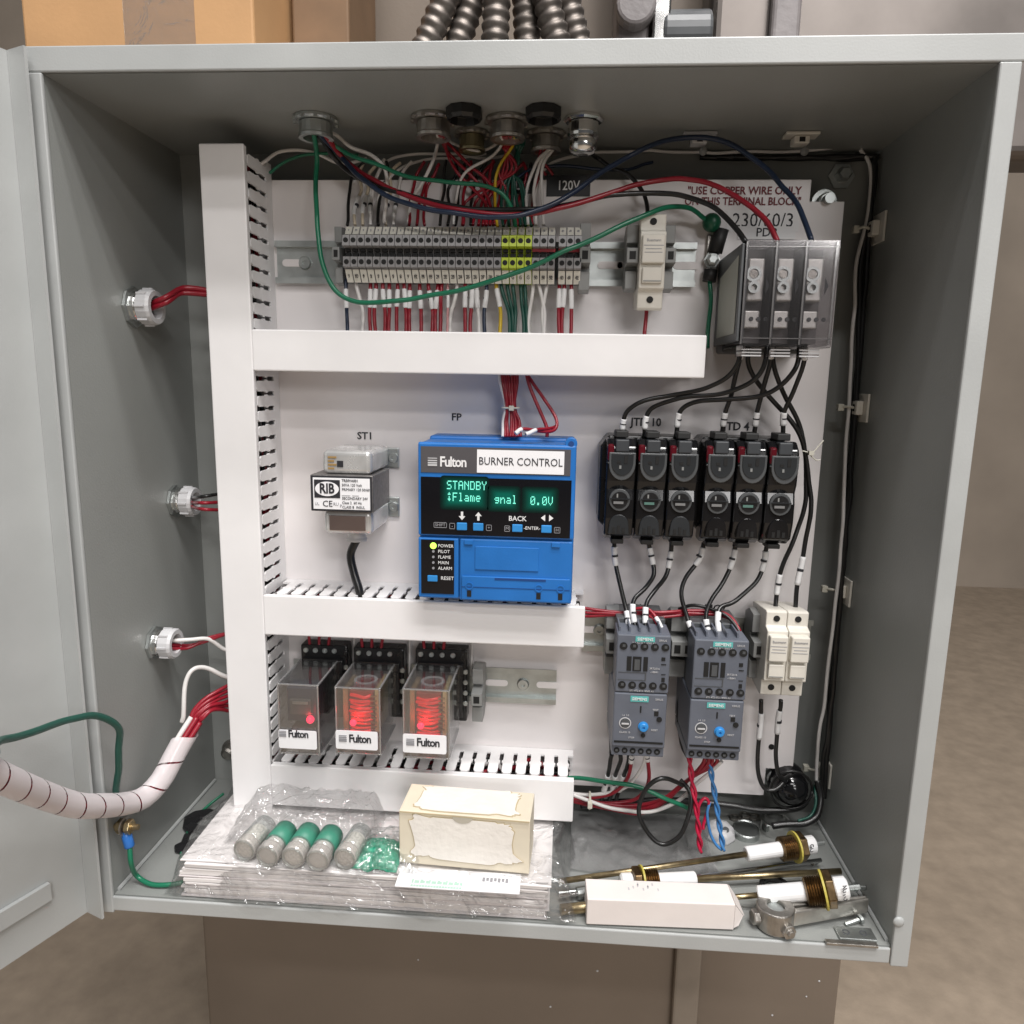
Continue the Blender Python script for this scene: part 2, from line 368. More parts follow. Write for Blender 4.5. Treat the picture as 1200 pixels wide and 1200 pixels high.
# printed tags on the panel
def ptext(s, px, py, size, m=ink, bold=.01, sx=1.0, back=None, lift=0):
    q = ph(px, py, 0)
    if back:
        wd, hh, bm = back
        MB().box(q.x-wd/2, q.x+wd/2, YP-.0004-lift, YP-.0001-lift, q.z-hh/2, q.z+hh/2).build('tag_sticker', bm, pan)
    text(s, (q.x, YP-.0006-lift, q.z), size, m, pan, bold=bold, sx=sx)
tagw = mat('white_sticker', (.80, .79, .79), .35)
inkb = mat('black_sticker', (.012, .012, .014), .3)
ptext('ST1', 428, 511, .0088, bold=.02, sx=1.05)
ptext('FP', 535, 489, .0088, bold=.02, sx=1.05)
ptext('JTD 10', 757, 495, .0098, sx=.92, bold=.02)
ptext('JTD 4', 863, 500, .0098, sx=.92, bold=.02)
ptext('MC1', 741, 712, .0095, sx=1.0)
ptext('MC2', 838, 713, .0095, sx=1.0)
ptext('"USE COPPER WIRE ONLY', 872, 224, .0085, inkr, bold=.014, sx=.92)
ptext('ON THIS TERMINAL BLOCK"', 870, 236.5, .0085, inkr, bold=.014, sx=.86)
ptext('230/60/3', 894, 259, .0155, ink, bold=0, sx=.90, back=(.058, .0165, tagw))
ptext('PDB', 898, 273, .0095, ink, back=(.046, .010, tagw), lift=.0006)
ptext('120V', 666, 218, .0105, white_ink, back=(.036, .0165, inkb), sx=.85)
ptext('LBE', 612, 218, .0095, white_ink, back=(.018, .012, inkb), sx=.8)
# ------------------------------------------------------------------ DIN rails
def rail(label, px0, px1, py0, py1, slots, scr_at=()):
    x0, x1, z0, z1 = fr(px0, py0, px1, py1, YP-.0075)
    zc = (z0+z1)/2; hw = (z1-z0)/2
    r = thing('din_rail', label, 'rail', ((x0+x1)/2, YP, zc), 'metal mounting rails on the panel')
    prof = [(-.0075, hw), (-.0065, hw), (-.0065, hw-.004), (-.001, hw-.004), (-.001, -hw+.004), (-.0065, -hw+.004), (-.0065, -hw), (-.0075, -hw),
            (-.0075, -hw+.005), (-.002, -hw+.005), (-.002, hw-.005), (-.0075, hw-.005)]
    MB().prism([(YP+a, zc+b) for a, b in prof], x0, x1, 'yz').build('rail_profile', zinc, r)
    for px in slots:
        x = ph(px, (py0+py1)/2, .002).x; L = .0075
        pl = [(x-L+.003*math.cos(a)*1.0, zc+.003*math.sin(a)) for a in [math.pi/2+k*math.pi/6 for k in range(7)]]+[(x+L+.003*math.cos(a), zc+.003*math.sin(a)) for a in [-math.pi/2+k*math.pi/6 for k in range(7)]]
        MB().prism(pl, YP-.0026, YP-.0019).build('slot', panelm, r)
    for px in scr_at:
        x = ph(px, (py0+py1)/2, .002).x; screw(x, YP-.0022, zc, .0055, r)
    return r, zc
r1, zr1 = rail('long zinc mounting rail along the top under the terminal strip', 322, 816, 283, 334, (345, 715, 738, 804), (358,))
r2, zr2 = rail('short zinc mounting rail right of the clear relays', 345, 652, 779, 819, (582, 642), (613,))
r3, zr3 = rail('zinc mounting rail behind the two motor contactors', 683, 952, 722, 768, (690,), (702,))
# ------------------------------------------------------------------ wiring ducts
HD = .057
YD = YP-HD
def finger_mesh(kind):
    # one duct finger: local x along the duct (centre 0), local depth 0..HD toward viewer
    p = .0125; a = .0044; d0 = .012; d1 = .0475
    L = [(-a, d0), (-a, d0+.013), (-a-.0011, d0+.0145), (-a-.0011, d0+.0175), (-a, d0+.019), (-a, d1-.003), (-a+.0015, d1)]
    return L+[(-x, d) for x, d in reversed(L)]
def duct(label, horiz, a0, a1, b0, b1, sides, group='white slotted wiring ducts'):
    # a along the run, b across; sides: list of across values where a fingered wall is seen
    d = thing('wiring_duct', label, 'wiring duct', (((a0+a1)/2, YP, b0) if horiz else ((b0+b1)/2, YP, a0)), group)
    def bx(m, a0_, a1_, y0, y1, b0_, b1_):
        if horiz: m.box(a0_, a1_, y0, y1, b0_, b1_)
        else: m.box(b0_, b1_, y0, y1, a0_, a1_)
        return m
    bx(MB(), a0-.0002, a1+.0002, YD, YD+.0022, b0-.0012, b1+.0012).build('cover', ductm, d, bevel=.0011)
    bx(MB(), a0, a1, YP-.0018, YP-.0003, b0+.0022, b1-.0022).build('base', ductm, d)
    th = .0016
    me0 = None
    for bi, b in enumerate((b0, b1-th)):
        bx(MB(), a0, a1, YP-.012, YP-.0003, b, b+th).build('side_strip', ductm, d)
        bx(MB(), a0, a1, YD+.0024, YD+.0075, b, b+th).build('lip_strip', ductm, d)
        if sides[bi]:
            n = int((a1-a0)/.0125); off = (a1-a0-n*.0125)/2
            for k in range(n):
                c = a0+off+(k+.5)*.0125
                if me0 is None:
                    m = MB(); P = [(x, dd) for x, dd in finger_mesh(0)]
                    if horiz: m.prism([(x, -dd) for x, dd in P], 0, th, 'xy')
                    else: m.prism([(-dd, x) for x, dd in P], 0, th, 'yz')
                    f = m.build('finger', ductm, d); f.data.transform(Matrix.Translation(d.location)); me0 = f
                else:
                    f = me0.copy(); C.objects.link(f); f.parent = d
                f.location = (Vector((c, YP, b)) if horiz else Vector((b, YP, c)))-d.location
        else: bx(MB(), a0, a1, YD+.0076, YP-.0121, b, b+th).build('side_web', ductm, d)
    rs = random.Random(int(abs(a0*1000))+int(abs(b0*7000)))
    for nm, cm_, cnt in (('red_wires', 'red', 9), ('black_wires', 'black', 9), ('white_wires', 'white', 2)):
        m = MB()
        for k in range(cnt):
            pts = []
            for j_ in range(9):
                a = a0+.004+(a1-a0-.008)*j_/8; bb_ = b0+.005+(b1-b0-.010)*rs.random(); yy = YP-.008-.036*rs.random()
                pts.append((a, yy, bb_) if horiz else (bb_, yy, a))
            m.tube(pts, .0022, 6, samp=4)
        tag(m.build(nm, WC[cm_], smooth=True), '%s wires packed inside the %s' % (nm.split('_')[0], label.replace('white ', '')), 'wires', kind='stuff')
    return d
# left vertical duct
vx0 = (at(236, 168, YD).x+at(271, 900, YD).x)/2; vx1 = (at(286, 168, YD).x+at(313, 900, YD).x)/2
vz1 = at(262, 168, YD).z; vz0 = at(290, 957, YD).z
duct('long upright white wiring duct along the left of the panel', False, max(vz0, .006), vz1, vx0, vx1, (False, True))
def hd(label, px0, px1, y0, y1, sides):
    x0 = at(px0, (y0+y1)/2, YD).x; x1 = at(px1, (y0+y1)/2, YD).x
    z1 = at((px0+px1)/2, y0, YD).z; z0 = at((px0+px1)/2, y1, YD).z
    return duct(label, True, max(x0, vx1+.0014), x1, z0, z1, sides), z0, z1
d1, d1z0, d1z1 = hd('white wiring duct under the long terminal strip', 293, 827, 391, 437, (True, False))
d2, d2z0, d2z1 = hd('white wiring duct under the blue burner controller', 305, 685, 706, 750, (False, True))
d3, d3z0, d3z1 = hd('white wiring duct under the three clear relays', 313, 672, 907, 952, (False, True))
# ------------------------------------------------------------------ terminal strip
tx0, tx1, tz0, tz1 = fr(398, 263, 686, 331, YP-.040)
tzc = (tz0+tz1)/2; TH = tz1-tz0
n_t = 31; gaps = {28: .4}
pitch = (tx1-tx0-.0065)/(n_t+.4)
greyt, yel = tbgrey, mat('yellow_green_terminal', (.50, .62, .05), .45)
lowtx = "9 10 1 2 3 4 5 8 9 12 13 18 21 22 23 24 25 26 27 28 29 G G G G 50 51 52 40 41 42".split()
def terminal(m):
    o = thing('terminal_block', '', 'terminal block', (0, YP-.0078, 0), 'rail terminal blocks in the long strip')
    h2 = TH/2; wv = pitch-.0005
    Y0 = YP-.0078
    prof = [(Y0, h2*.72), (Y0-.020, h2*.98), (Y0-.024, h2*.98), (Y0-.030, h2*.62), (Y0-.036, h2*.60), (Y0-.038, h2*.22), (Y0-.030, h2*.16), (Y0-.027, -h2*.12),
            (Y0-.036, -h2*.15), (Y0-.036, -h2*.5), (Y0-.031, -h2*.54), (Y0-.024, -h2*.98), (Y0-.020, -h2*.98), (Y0, -h2*.72)]
    MB().prism([(a, b) for a, b in prof], -wv/2, wv/2, 'yz').build('body', m, o)
    hm = MB()
    for s, zc, y in ((1, h2*.41, Y0-.0372), (-1, -h2*.33, Y0-.0360)): hm.cyl((0, y+.0008, zc), (0, y-.0003, zc), wv*.36, 12)
    hm.box(-wv*.36, wv*.36, Y0-.0325, Y0-.028, h2*.055, h2*.15); hm.box(-wv*.36, wv*.36, Y0-.0310, Y0-.026, -h2*.10, h2*.02)
    hm.build('wire_entry', holem, o)
    # markers on the slopes
    MB().quadbox((-wv*.44, Y0-.0246, h2*.96), (wv*.44, Y0-.0246, h2*.96), (wv*.44, Y0-.0297, h2*.66), (-wv*.44, Y0-.0297, h2*.66), (0, -1, .25), .0009).build('marker', markw, o)
    MB().quadbox((-wv*.46, Y0-.0310, -h2*.56), (wv*.46, Y0-.0310, -h2*.56), (wv*.46, Y0-.0243, -h2*.98), (-wv*.46, Y0-.0243, -h2*.98), (0, -1, -.35), .0009).build('marker', markw, o)
    return o
pg, py_ = terminal(greyt), terminal(yel)
used = {0: False, 1: False}
for i in range(n_t):
    isy = 21 <= i <= 24
    src = py_ if isy else pg
    if used[int(isy)]: o = copy_tree(src)
    else: o = src; used[int(isy)] = True
    x = tx0+.0035+pitch*(i+.5)+(.4*pitch if i >= 28 else 0)
    o.location = (x, YP-.0078, tzc)
    o['label'] = ('yellow-green earth terminal block, %s from the left in the long strip' if isy else 'grey terminal block, %s from the left end of the long strip') % ordw(i)
    h2 = TH/2
    tilt = math.atan2(.0067, h2*.42)
    text(lowtx[i], (x, YP-.0078-.0295, tzc-h2*.80), .0042, ink, o, sx=.8, rot=(math.pi/2+tilt*.0+math.radians(24), 0, 0))
    text(lowtx[i], (x, YP-.0078-.0282, tzc+h2*.82), .0030, greyink, o, sx=.8, rot=(math.pi/2-math.radians(28), 0, 0))
# red jumper bars
for k, (i0, i1) in enumerate(((25, 27), (28, 30))):
    xa = tx0+.0035+pitch*i0+(.4*pitch if i0 >= 28 else 0); xb = tx0+.0035+pitch*(i1+1)+(.4*pitch if i1 >= 28 else 0)
    o = MB().box(xa, xb, YP-.0405, YP-.036, tzc+TH*.035, tzc+TH*.10).build('jumper_bar', mat('jumper_red', (.30, .02, .03), .4), bevel=.0004)
    tag(o, ['red jumper bar bridging three terminals beside the yellow-green ones', 'red jumper bar across the last three terminals of the strip'][k], 'jumper', 'red jumper bars')
def endstop(label, pxc, zc, wd=.0095, hh=.056, h=.036):
    x = ph(pxc, 310 if zc > .4 else 760, h).x
    o = thing('end_stop', label, 'end clamp', (x, YP-.0078, zc), 'grey end clamps on the mounting rails')
    Y0 = YP-.0078; a = hh/2
    prof = [(Y0, a*.8), (Y0-.012, a), (Y0-h*.75, a*.95), (Y0-h*.75, a*.42), (Y0-h*.55, a*.40), (Y0-h*.55, a*.27), (Y0-h, a*.22), (Y0-h, -a*.22), (Y0-h*.55, -a*.27), (Y0-h*.55, -a*.4), (Y0-h*.75, -a*.42), (Y0-h*.75, -a*.95), (Y0-.012, -a), (Y0, -a*.8)]
    prof = [(u_, zc+v_) for u_, v_ in prof]
    MB().prism(prof, x-wd/2, x+wd/2, 'yz').build('body', mgrey, o, bevel=.0005)
    MB().box(x-wd*.27, x+wd*.27, Y0-h-.0003, Y0-h+.001, zc-a*.12, zc+a*.12).build('screw_slot', holem, o)
    return o
endstop('grey end clamp at the left end of the terminal strip', 397, tzc, .006, TH*1.05, .030)
endstop('grey end clamp at the right end of the terminal strip', 685, tzc-.001, .0085, TH*1.22)
endstop('grey end clamp touching the left of the single fuse holder', 740, tzc-.001, .009, TH*1.15)
endstop('grey end clamp touching the right of the single fuse holder', 784, tzc-.001, .008, TH*1.15)
endstop('grey end clamp just right of the third relay', 560, zr2+.001, .0095, .052)
endstop('grey end clamp left of the first contactor', 717, zr3, .011, .060)
endstop('left one of two grey end clamps between the contactors', 792, zr3, .0095, .060)
endstop('right one of two grey end clamps between the contactors', 804, zr3, .0085, .060)
endstop('grey end clamp between second contactor and two-pole fuse holder', 888, zr3+.002, .011, .060)
# ------------------------------------------------------------------ fuse holders
def fuse_holder(label, poles, px0, px1, py0, py1, h, group='ivory fuse holders on the rails'):
    x0, x1, z0, z1 = fr(px0, py0, px1, py1, YP-h)
    hh = z1-z0; Y0 = YP-.0078; H1 = h-.0078
    o = thing('fuse_holder', label, 'fuse holder', ((x0+x1)/2, Y0, z0), group)
    pw = (x1-x0)/poles
    for k in range(poles):
        a, b = x0+k*pw+.0002, x0+(k+1)*pw-.0002
        prof = [(Y0, z0+hh*.06), (Y0-H1*.72, z0), (Y0-H1*.78, z0+hh*.02), (Y0-H1*.78, z0+hh*.20), (Y0-H1*.9, z0+hh*.22), (Y0-H1*.9, z0+hh*.80), (Y0-H1*.78, z0+hh*.83), (Y0-H1*.78, z1-hh*.01), (Y0-H1*.72, z1), (Y0, z1-hh*.06)]
        bd = MB().prism(prof, a, b, 'yz').build('body', cream, o, bevel=.0008)
        MB().box(a+.0012, b-.0012, Y0-H1, Y0-H1*.88, z0+hh*.47, z0+hh*.76).build('fuse_carrier', cream, o, bevel=.001)
        MB().box(a+.0022, b-.0022, Y0-H1*.97, Y0-H1*.9+.001, z0+hh*.27, z0+hh*.43).build('pull_tab', cream, o, bevel=.0008)
        m = MB()
        for zz in (z0+hh*.11, z0+hh*.915): disc(m, (a+b)/2, zz, Y0-H1*.78-.0001, .0026)
        m.build('screw_hole', holem, o)
        text('Bussmann' if poles == 1 else 'Bussmann', ((a+b)/2, Y0-H1-.0002, z0+hh*.70), .0030, greyink, o, sx=.9)
        m = MB()
        for kk, ww in enumerate((.38, .30, .34)): m.box((a+b)/2-pw*ww, (a+b)/2+pw*ww, Y0-H1-.0002, Y0-H1+.0002, z0+hh*(.645-kk*.035), z0+hh*(.652-kk*.035))
        m.build('fine_print', greyink, o)
        MB().box(a+.003, b-.003, Y0-H1*.97-.0003, Y0-H1*.97+.0002, z0+hh*.285, z0+hh*.295).build('tab_shadow_gap', mgrey, o)
    return o
fuse_holder('ivory single-pole fuse holder on the upper rail', 1, 750, 781, 246, 362, .055)
fuse_holder('ivory two-pole fuse holder at the right end of lower rail', 2, 899, 950, 722, 824, .064)
# ------------------------------------------------------------------ power distribution block
px0, px1, pz0, pz1 = fr(872, 283, 976, 404, YP-.085)
o = thing('power_distribution_block', 'three-pole power distribution block under a smoky clear cover', 'distribution block', ((px0+px1)/2, YP, pz0))
PW = (px1-px0)/3
MB().box(px0-.001, px1+.001, YP-.028, YP-.0003, pz0-.004, pz1+.002).build('base', dgrey, o, bevel=.002)
MB().box(px0-.0035, px0-.0012, YP-.084, YP-.002, pz0+.002, pz1-.001).build('end_plate', dgrey, o, bevel=.0006)
MB().quadbox((px0-.0038, YP-.078, pz0+.008), (px0-.0038, YP-.016, pz0+.008), (px0-.0038, YP-.016, pz0+.055), (px0-.0038, YP-.078, pz0+.063), (-1, 0, 0), .0004).build('side_label', mat('grey_green_label', (.42, .43, .38), .5), o)
inner = mat('grey_compartment', (.22, .21, .21), .5)
lugm = mat('tinned_lug', (.66, .65, .62), .4, .55, var=.15, vs=80)
for k in range(3):
    a = px0+k*PW
    if k: MB().box(a-.0022, a+.0022, YP-.0835, YP-.0285, pz0, pz1).build('divider', smoke, o)
    MB().box(a+.0004, a+.0022, YP-.082, YP-.0285, pz0+.001, pz1-.001).build('divider', dgrey, o)
    MB().box(a+.0025, a+PW-.0025, YP-.064, YP-.0285, pz0+.002, pz1-.002).build('compartment', inner, o)
    lug = MB().box(a+.003, a+PW*.72, YP-.079, YP-.0642, pz0+.031, pz0+.061).build('lug', lugm, o, bevel=.0012)
    MB().ring((a+PW*.34, YP-.0791, pz0+.050), (0, -1, 0), .0055, .0035, .0015, 20).build('screw_ring', zinc, lug)
    MB().ring((a+PW*.36, YP-.0791, pz0+.0405), (0, -1, 0), .0042, .0022, .0030, 20).build('screw_ring', zinc, lug)
    disc(MB(), a+PW*.34, pz0+.050, YP-.0793, .0030).build('screw_hole', dullmet, lug)
    lug2 = MB().box(a+.003, a+PW*.68, YP-.077, YP-.0642, pz0+.012, pz0+.0245).build('lug', lugm, o, bevel=.001)
    for kk in range(3): disc(MB(), a+.008+kk*.0052, pz0+.0185, YP-.0772, .0016).build('wire_hole', dgrey, lug2)
    MB().prism([(a+PW*.72, pz0+.047), (a+PW*.72, pz0+.035), (a+PW*.84, pz0+.041)], YP-.0842, YP-.0846).build('arrow_mark', ink, o)
    MB().box(a+PW*.10, a+PW*.80, YP-.080, YP-.060, pz0-.0085, pz0-.0065).build('vent_rib', smoke, o)
    for kk in range(3): MB().box(a+PW*.10, a+PW*.78, YP-.081-.0003*kk, YP-.080, pz0-.004-.0022*kk, pz0-.003-.0022*kk).build('vent_rib', lgrey, o)
cov = MB().box(px0-.0005, px1+.002, YP-.0850, YP-.0838, pz0-.001, pz1+.001)
cov.box(px0-.0005, px1+.002, YP-.0836, YP-.030, pz1+.0003, pz1+.0012)
cov.box(px0-.0005, px1+.002, YP-.0836, YP-.030, pz0-.0018, pz0-.0009)
cov.box(px1+.0012, px1+.0022, YP-.0836, YP-.030, pz0, pz1)
cov.build('clear_cover', smoke, o)
m = MB()
for k in range(4):
    a = px0+k*PW
    m.box(a-.0008, a+.0004, YP-.0862, YP-.0852, pz0, pz1)
m.box(px0, px1+.002, YP-.0862, YP-.0852, pz1-.004, pz1-.0033)
m.box(px0, px1+.002, YP-.0862, YP-.0852, pz0+.004, pz0+.0047)
m.build('cover_rib', clear('rib_plastic', (.7, .7, .7), .12, .12, milky=.15, milkcol=(.5, .48, .48)), o)
# ground lug right of the upper rail
q = ph(833, 300, 0)
g = thing('ground_lug', 'screwed ground lug carrying two green wires left of distribution block', 'ground lug', (q.x, YP, q.z-.03))
MB().box(q.x-.0045, q.x+.0055, YP-.004, YP-.0003, q.z-.012, q.z+.016).build('lug_plate', dullmet, g, bevel=.0008)
MB().cyl(ph(838, 296, .006), ph(846, 268, .008), .0058, 12).build('crimp_barrel', blackm, g, smooth=True)
MB().cyl(ph(833, 316, .006), ph(831, 330, .006), .0056, 12).build('crimp_barrel', blackm, g, smooth=True)
qq = ph(834, 305, .004); MB().lathe((qq.x, YP-.004, qq.z), (0, -1, 0), [(.0068, 0), (.0068, .002), (.005, .0022), (.005, .006), (.003, .0065), (0, .0065)], 6).build('nut', zinc, g)
# ------------------------------------------------------------------ transformer ST1
x0, x1, z0, z1 = fr(363.5, 557, 437, 600, YP-.069)
o = thing('transformer', 'boxed transformer with a white and black maker plate beneath the ST1 tag', 'transformer', ((x0+x1)/2, YP, z0))
MB().box(x0, x1, YP-.0685, YP-.012, z0, z1).build('core', mat('dark_laminations', (.20, .19, .185), .4, .6, var=.3, vs=300), o, bevel=.001)
MB().box(x0+.0007, x1-.0007, YP-.0694, YP-.0687, z0+.0007, z1-.0007).build('plate_border', ink, o)
MB().box(x0+.0028, x1-.0022, YP-.0699, YP-.0695, z0+.0022, z1-.0022).build('name_plate', whp, o)
bell = mat('bright_zinc_bell', (.80, .80, .79), .26, .6, var=.2, vs=40)
hb = (z1-z0)
def bellpart(za, zb_, yf):
    return MB().box(x0+.0085, x1-.0025, yf, YP-.0032, za, zb_)
bellpart(z1+.0002, z1+.0195, YP-.063).build('end_bell', bell, o, bevel=.004, seg=4)
bellpart(z0-.0195, z0-.0002, YP-.063).build('end_bell', bell, o, bevel=.004, seg=4)
xa = x0+.003
MB().box(x0+.0135, x1-.008, YP-.0638, YP-.0630, z0-.0165, z0-.004).build('bell_recess', mat('pinkish_zinc', (.42, .34, .33), .35, 1), o, bevel=.0003)
MB().box(x0+.021, x0+.026, YP-.0636, YP-.0630, z1+.006, z1+.011).build('printed_square', ink, o)
m = MB()
for k in range(4): m.box(x0+.0135, x0+.0185+.002*(k % 2), YP-.0636, YP-.0630, z1+.004+k*.003, z1+.0055+k*.003)
m.build('printed_mark', mat('amber_print', (.35, .22, .08), .5), o)
for s, zz in ((1, z1+.008), (-1, z0-.006)):
    xr = x1+.001
    MB().box(x1-.012, x1+.0065, YP-.003, YP-.0003, zz-.009, zz+.009).build('mounting_foot', zinc, o, bevel=.001)
    screw(x1+.0015, YP-.003, zz, .0045, o)
lx0, lx1, lz0, lz1 = x0+.0038, x0+.0250, z1-.0185, z1-.0038
MB().box(lx0, lx1, YP-.0702, YP-.0699, lz0, lz1).build('logo_block', ink, o)
el = [((lx0+lx1)/2+(lx1-lx0)*.46*math.cos(a), (lz0+lz1)/2+(lz1-lz0)*.40*math.sin(a)) for a in [2*math.pi*k/28 for k in range(28)]]
MB().prism(el, YP-.0705, YP-.07025).build('logo_oval', whp, o)
text('RIB', ((lx0+lx1)/2, YP-.0707, (lz0+lz1)/2), .0112, ink, o, bold=.03, sx=.78)
text('CE', (x0+.0145, YP-.0701, z0+.0065), .0070, ink, o, bold=0)
for k, s in enumerate(('TR50VA001', '50VA 120 Volt', 'PRIMARY 120 50/60', '_____  ____', 'SECONDARY 24V', 'Class 2  60 Hz', 'CLASS B  INSUL')):
    text(s, (x0+.0265, YP-.0701, z1-.0042-k*.0036), .0031, ink, o, align='LEFT', sx=.88, bold=.01 if k == 0 else 0)
text('UL', (x0+.0058, YP-.0701, z0+.0065), .003, greyink, o); text('RU', (x0+.0215, YP-.0701, z0+.0065), .0036, greyink, o); text('P', (x0+.0235+.002, YP-.0701, z0+.005), .0036, greyink, o)
xm = (x0+x1)/2+.002
MB().lathe((xm, YP-.034, z0-.0195), (0, 0, -1), [(.0095, 0), (.0095, .003), (.0075, .0035), (.0078, .009), (.0088, .0095), (.0088, .0115), (.005, .0115)], 16).build('cable_bushing', lgrey, o, smooth=True)
cabb = MB().tube([(xm, YP-.034, z0-.030), ph(411, 650, .034), ph(415, 672, .036), ph(421, 692, .040), ph(424, 712, .040)], .0036, 10).build('lead_cable', WC['black'], o, smooth=True)
# ------------------------------------------------------------------ blue burner controller
x0, x1, z0, z1 = fr(490, 520, 673, 706, YP-.075)
B = YP-.075
o = thing('burner_controller', 'bright blue burner controller with lit green display marked BURNER CONTROL', 'controller', ((x0+x1)/2, YP, z0))
Wb = x1-x0; Hb = z1-z0
def bu(u): return x0+Wb*u       # u across, v down on the front face
def bv(v): return z1-Hb*v
def bb(u0, u1, v0, v1, d0, d1, name, m, par=o, bev=0): return MB().box(bu(u0), bu(u1), B-d1, B-d0, bv(v1), bv(v0)).build(name, m, par, bevel=bev)
MB().box(x0+.001, x1-.0005, YP-.030, YP-.0003, z0+.004, z1+.002).build('subbase', blue, o, bevel=.002)
MB().box(x0, x1, B+.004, YP-.0302, z0, z1-.0006).build('housing', blue, o, bevel=.003, seg=3)
bb(.0, 1, .0, .585, -.0038, 0, 'upper_face', blue, bev=.0016)
bb(.0, .262, .595, .985, -.0038, 0, 'lower_left_face', blue, bev=.0012)
fl = bb(.27, .995, .595, .995, -.0038, -.0004, 'lower_cover', blue, bev=.0012)
bb(.37, .78, .64, .79, .0000-.0002, .0006, 'raised_pad', blue, fl, .0005)
bb(.285, .985, .832, .985, -.0002, .0012, 'terminal_flap', blue, fl, .0006)
bb(.50, .83, .838, .850, .0013, .0016, 'flap_groove', mat('deep_blue', (.008, .05, .2), .5), fl)
for u in (.335, .785, .925):
    bb(u-.014, u+.014, .925, .965, .0013, .0016, 'latch_slot', holem, fl)
    MB().ring((bu(u), B-.0013, bv(.895)), (0, -1, 0), .0032, .0024, .0006, 16).build('latch_ring', blue, fl)
bb(.285, .985, .9, .903, .0013, .0016, 'flap_line', mat('deep_blue', (0, 0, 0)), fl)
for u in (.30, .86): bb(u-.0, u+.055, .60, .632, .0, .0011, 'hinge_clip', blue, fl, .0004)
bb(.02, .965, .025, .185, .0001, .0006, 'upper_label_field', bezel)
bb(.378, .925, .037, .178, .0008, .0012, 'white_label', whp)
text('BURNER CONTROL', (bu(.652), B-.0014, bv(.108)), .0086, ink, o, sx=.86)
logo(o, bu(.065), bv(.12), B-.0009, Wb*.27, white_ink)
bb(.02, .975, .212, .572, .0001, .0008, 'display_panel', scr)
def glowpatch(u0, u1, v0, v1):
    for k in range(7):
        e = (6-k)*.0095; rr = .0022+.0006*k*-.2
        xa_, xb_, za_, zb2 = bu(u0-e+.02), bu(u1+e-.02), bv(v1+e*.8-.012), bv(v0-e*.8+.012); rr = .0030-.0002*k; pl = []
        for cx_, cz_, a0_ in ((xb_-rr, zb2-rr, 0), (xa_+rr, zb2-rr, 90), (xa_+rr, za_+rr, 180), (xb_-rr, za_+rr, 270)):
            for q_ in range(5): aa = math.radians(a0_+q_*22.5); pl.append((cx_+rr*math.cos(aa), cz_+rr*math.sin(aa)))
        g_ = (k+1)/7.0
        MB().prism(pl, B-.00088-.00002*k-.00002, B-.00086-.00002*k).build('display_window', mat('display_glow_%s' % 'abcdefg'[k], (.002, .012, .01), .15, emit=(.0, .55, .36), es=.21*g_**1.8), o)
glowpatch(.18, .42, .235, .38); glowpatch(.48, .62, .29, .385); glowpatch(.70, .86, .29, .385)
DOT = {'S': '01111 10000 10000 01110 00001 00001 11110', 'T': '11111 00100 00100 00100 00100 00100 00100', 'A': '01110 10001 10001 11111 10001 10001 10001',
       'N': '10001 11001 10101 10011 10001 10001 10001', 'D': '11110 10001 10001 10001 10001 10001 11110', 'B': '11110 10001 10001 11110 10001 10001 11110', 'Y': '10001 10001 01010 00100 00100 00100 00100',
       ':': '00100 01110 00000 00100 00100 01110 00100', 'F': '11111 10000 10000 11110 10000 10000 10000', 'l': '01100 00100 00100 00100 00100 00100 01110', 'a': '00000 00000 01110 00001 01111 10001 01111',
       'm': '00000 00000 11010 10101 10101 10101 10101', 'e': '00000 00000 01110 10001 11111 10000 01110', 'g': '00000 00000 01111 10001 01111 00001 01110', 'n': '00000 00000 10110 11001 10001 10001 10001',
       '0': '01110 10001 10011 10101 11001 10001 01110', '.': '00000 00000 00000 00000 00000 01100 01100', 'V': '10001 10001 10001 10001 10001 01010 00100'}
def dtxt(t_, u, v, cw=.0046):
    x = bu(u); z = bv(v); dw = cw*.80/5; dh = .0069/7
    for ch in t_:
        if ch in DOT:
            m = MB()
            for r_, row in enumerate(DOT[ch].split()):
                for c_, b_ in enumerate(row):
                    if b_ == '1': m.box(x+c_*dw+dw*.02, x+c_*dw+dw*.84, B-.0013, B-.0011, z-(r_+.90)*dh, z-(r_+.06)*dh)
            m.build('display_character', glow, o)
        x += cw
dtxt('STANDBY', .188, .232); dtxt(':Flame', .188, .305); dtxt('gnal', .492, .312); dtxt('0.0V', .720, .315)
for u, ln in ((.285, 'down'), (.39, 'up'), (.64, 'l'), (.825, 'r')):
    bb(u-.033, u+.033, .492, .540, .0008, .0022, 'button', bluel, bev=.0006)
def arrow(u, v, d):
    m = MB(); x = bu(u); z = bv(v); s = .0026
    if d in 'ud':
        k = 1 if d == 'u' else -1
        m.prism([(x-s, z), (x+s, z), (x, z+k*s*1.2)], B-.0011, B-.0009); m.box(x-s*.35, x+s*.35, B-.0011, B-.0009, min(z, z-k*s*1.4), max(z, z-k*s*1.4))
    else:
        k = 1 if d == 'r' else -1
        m.prism([(x, z-s), (x, z+s), (x+k*s*1.3, z)], B-.0011, B-.0009)
    m.build('arrow_mark', white_ink, o)
arrow(.285, .452, 'd'); arrow(.39, .448, 'u'); arrow(.815, .448, 'l'); arrow(.840, .448, 'r')
text('BACK', (bu(.64), B-.0010, bv(.458)), .0055, white_ink, o, bold=.01)
text('-ENTER-', (bu(.733), B-.0010, bv(.515)), .0036, white_ink, o); 
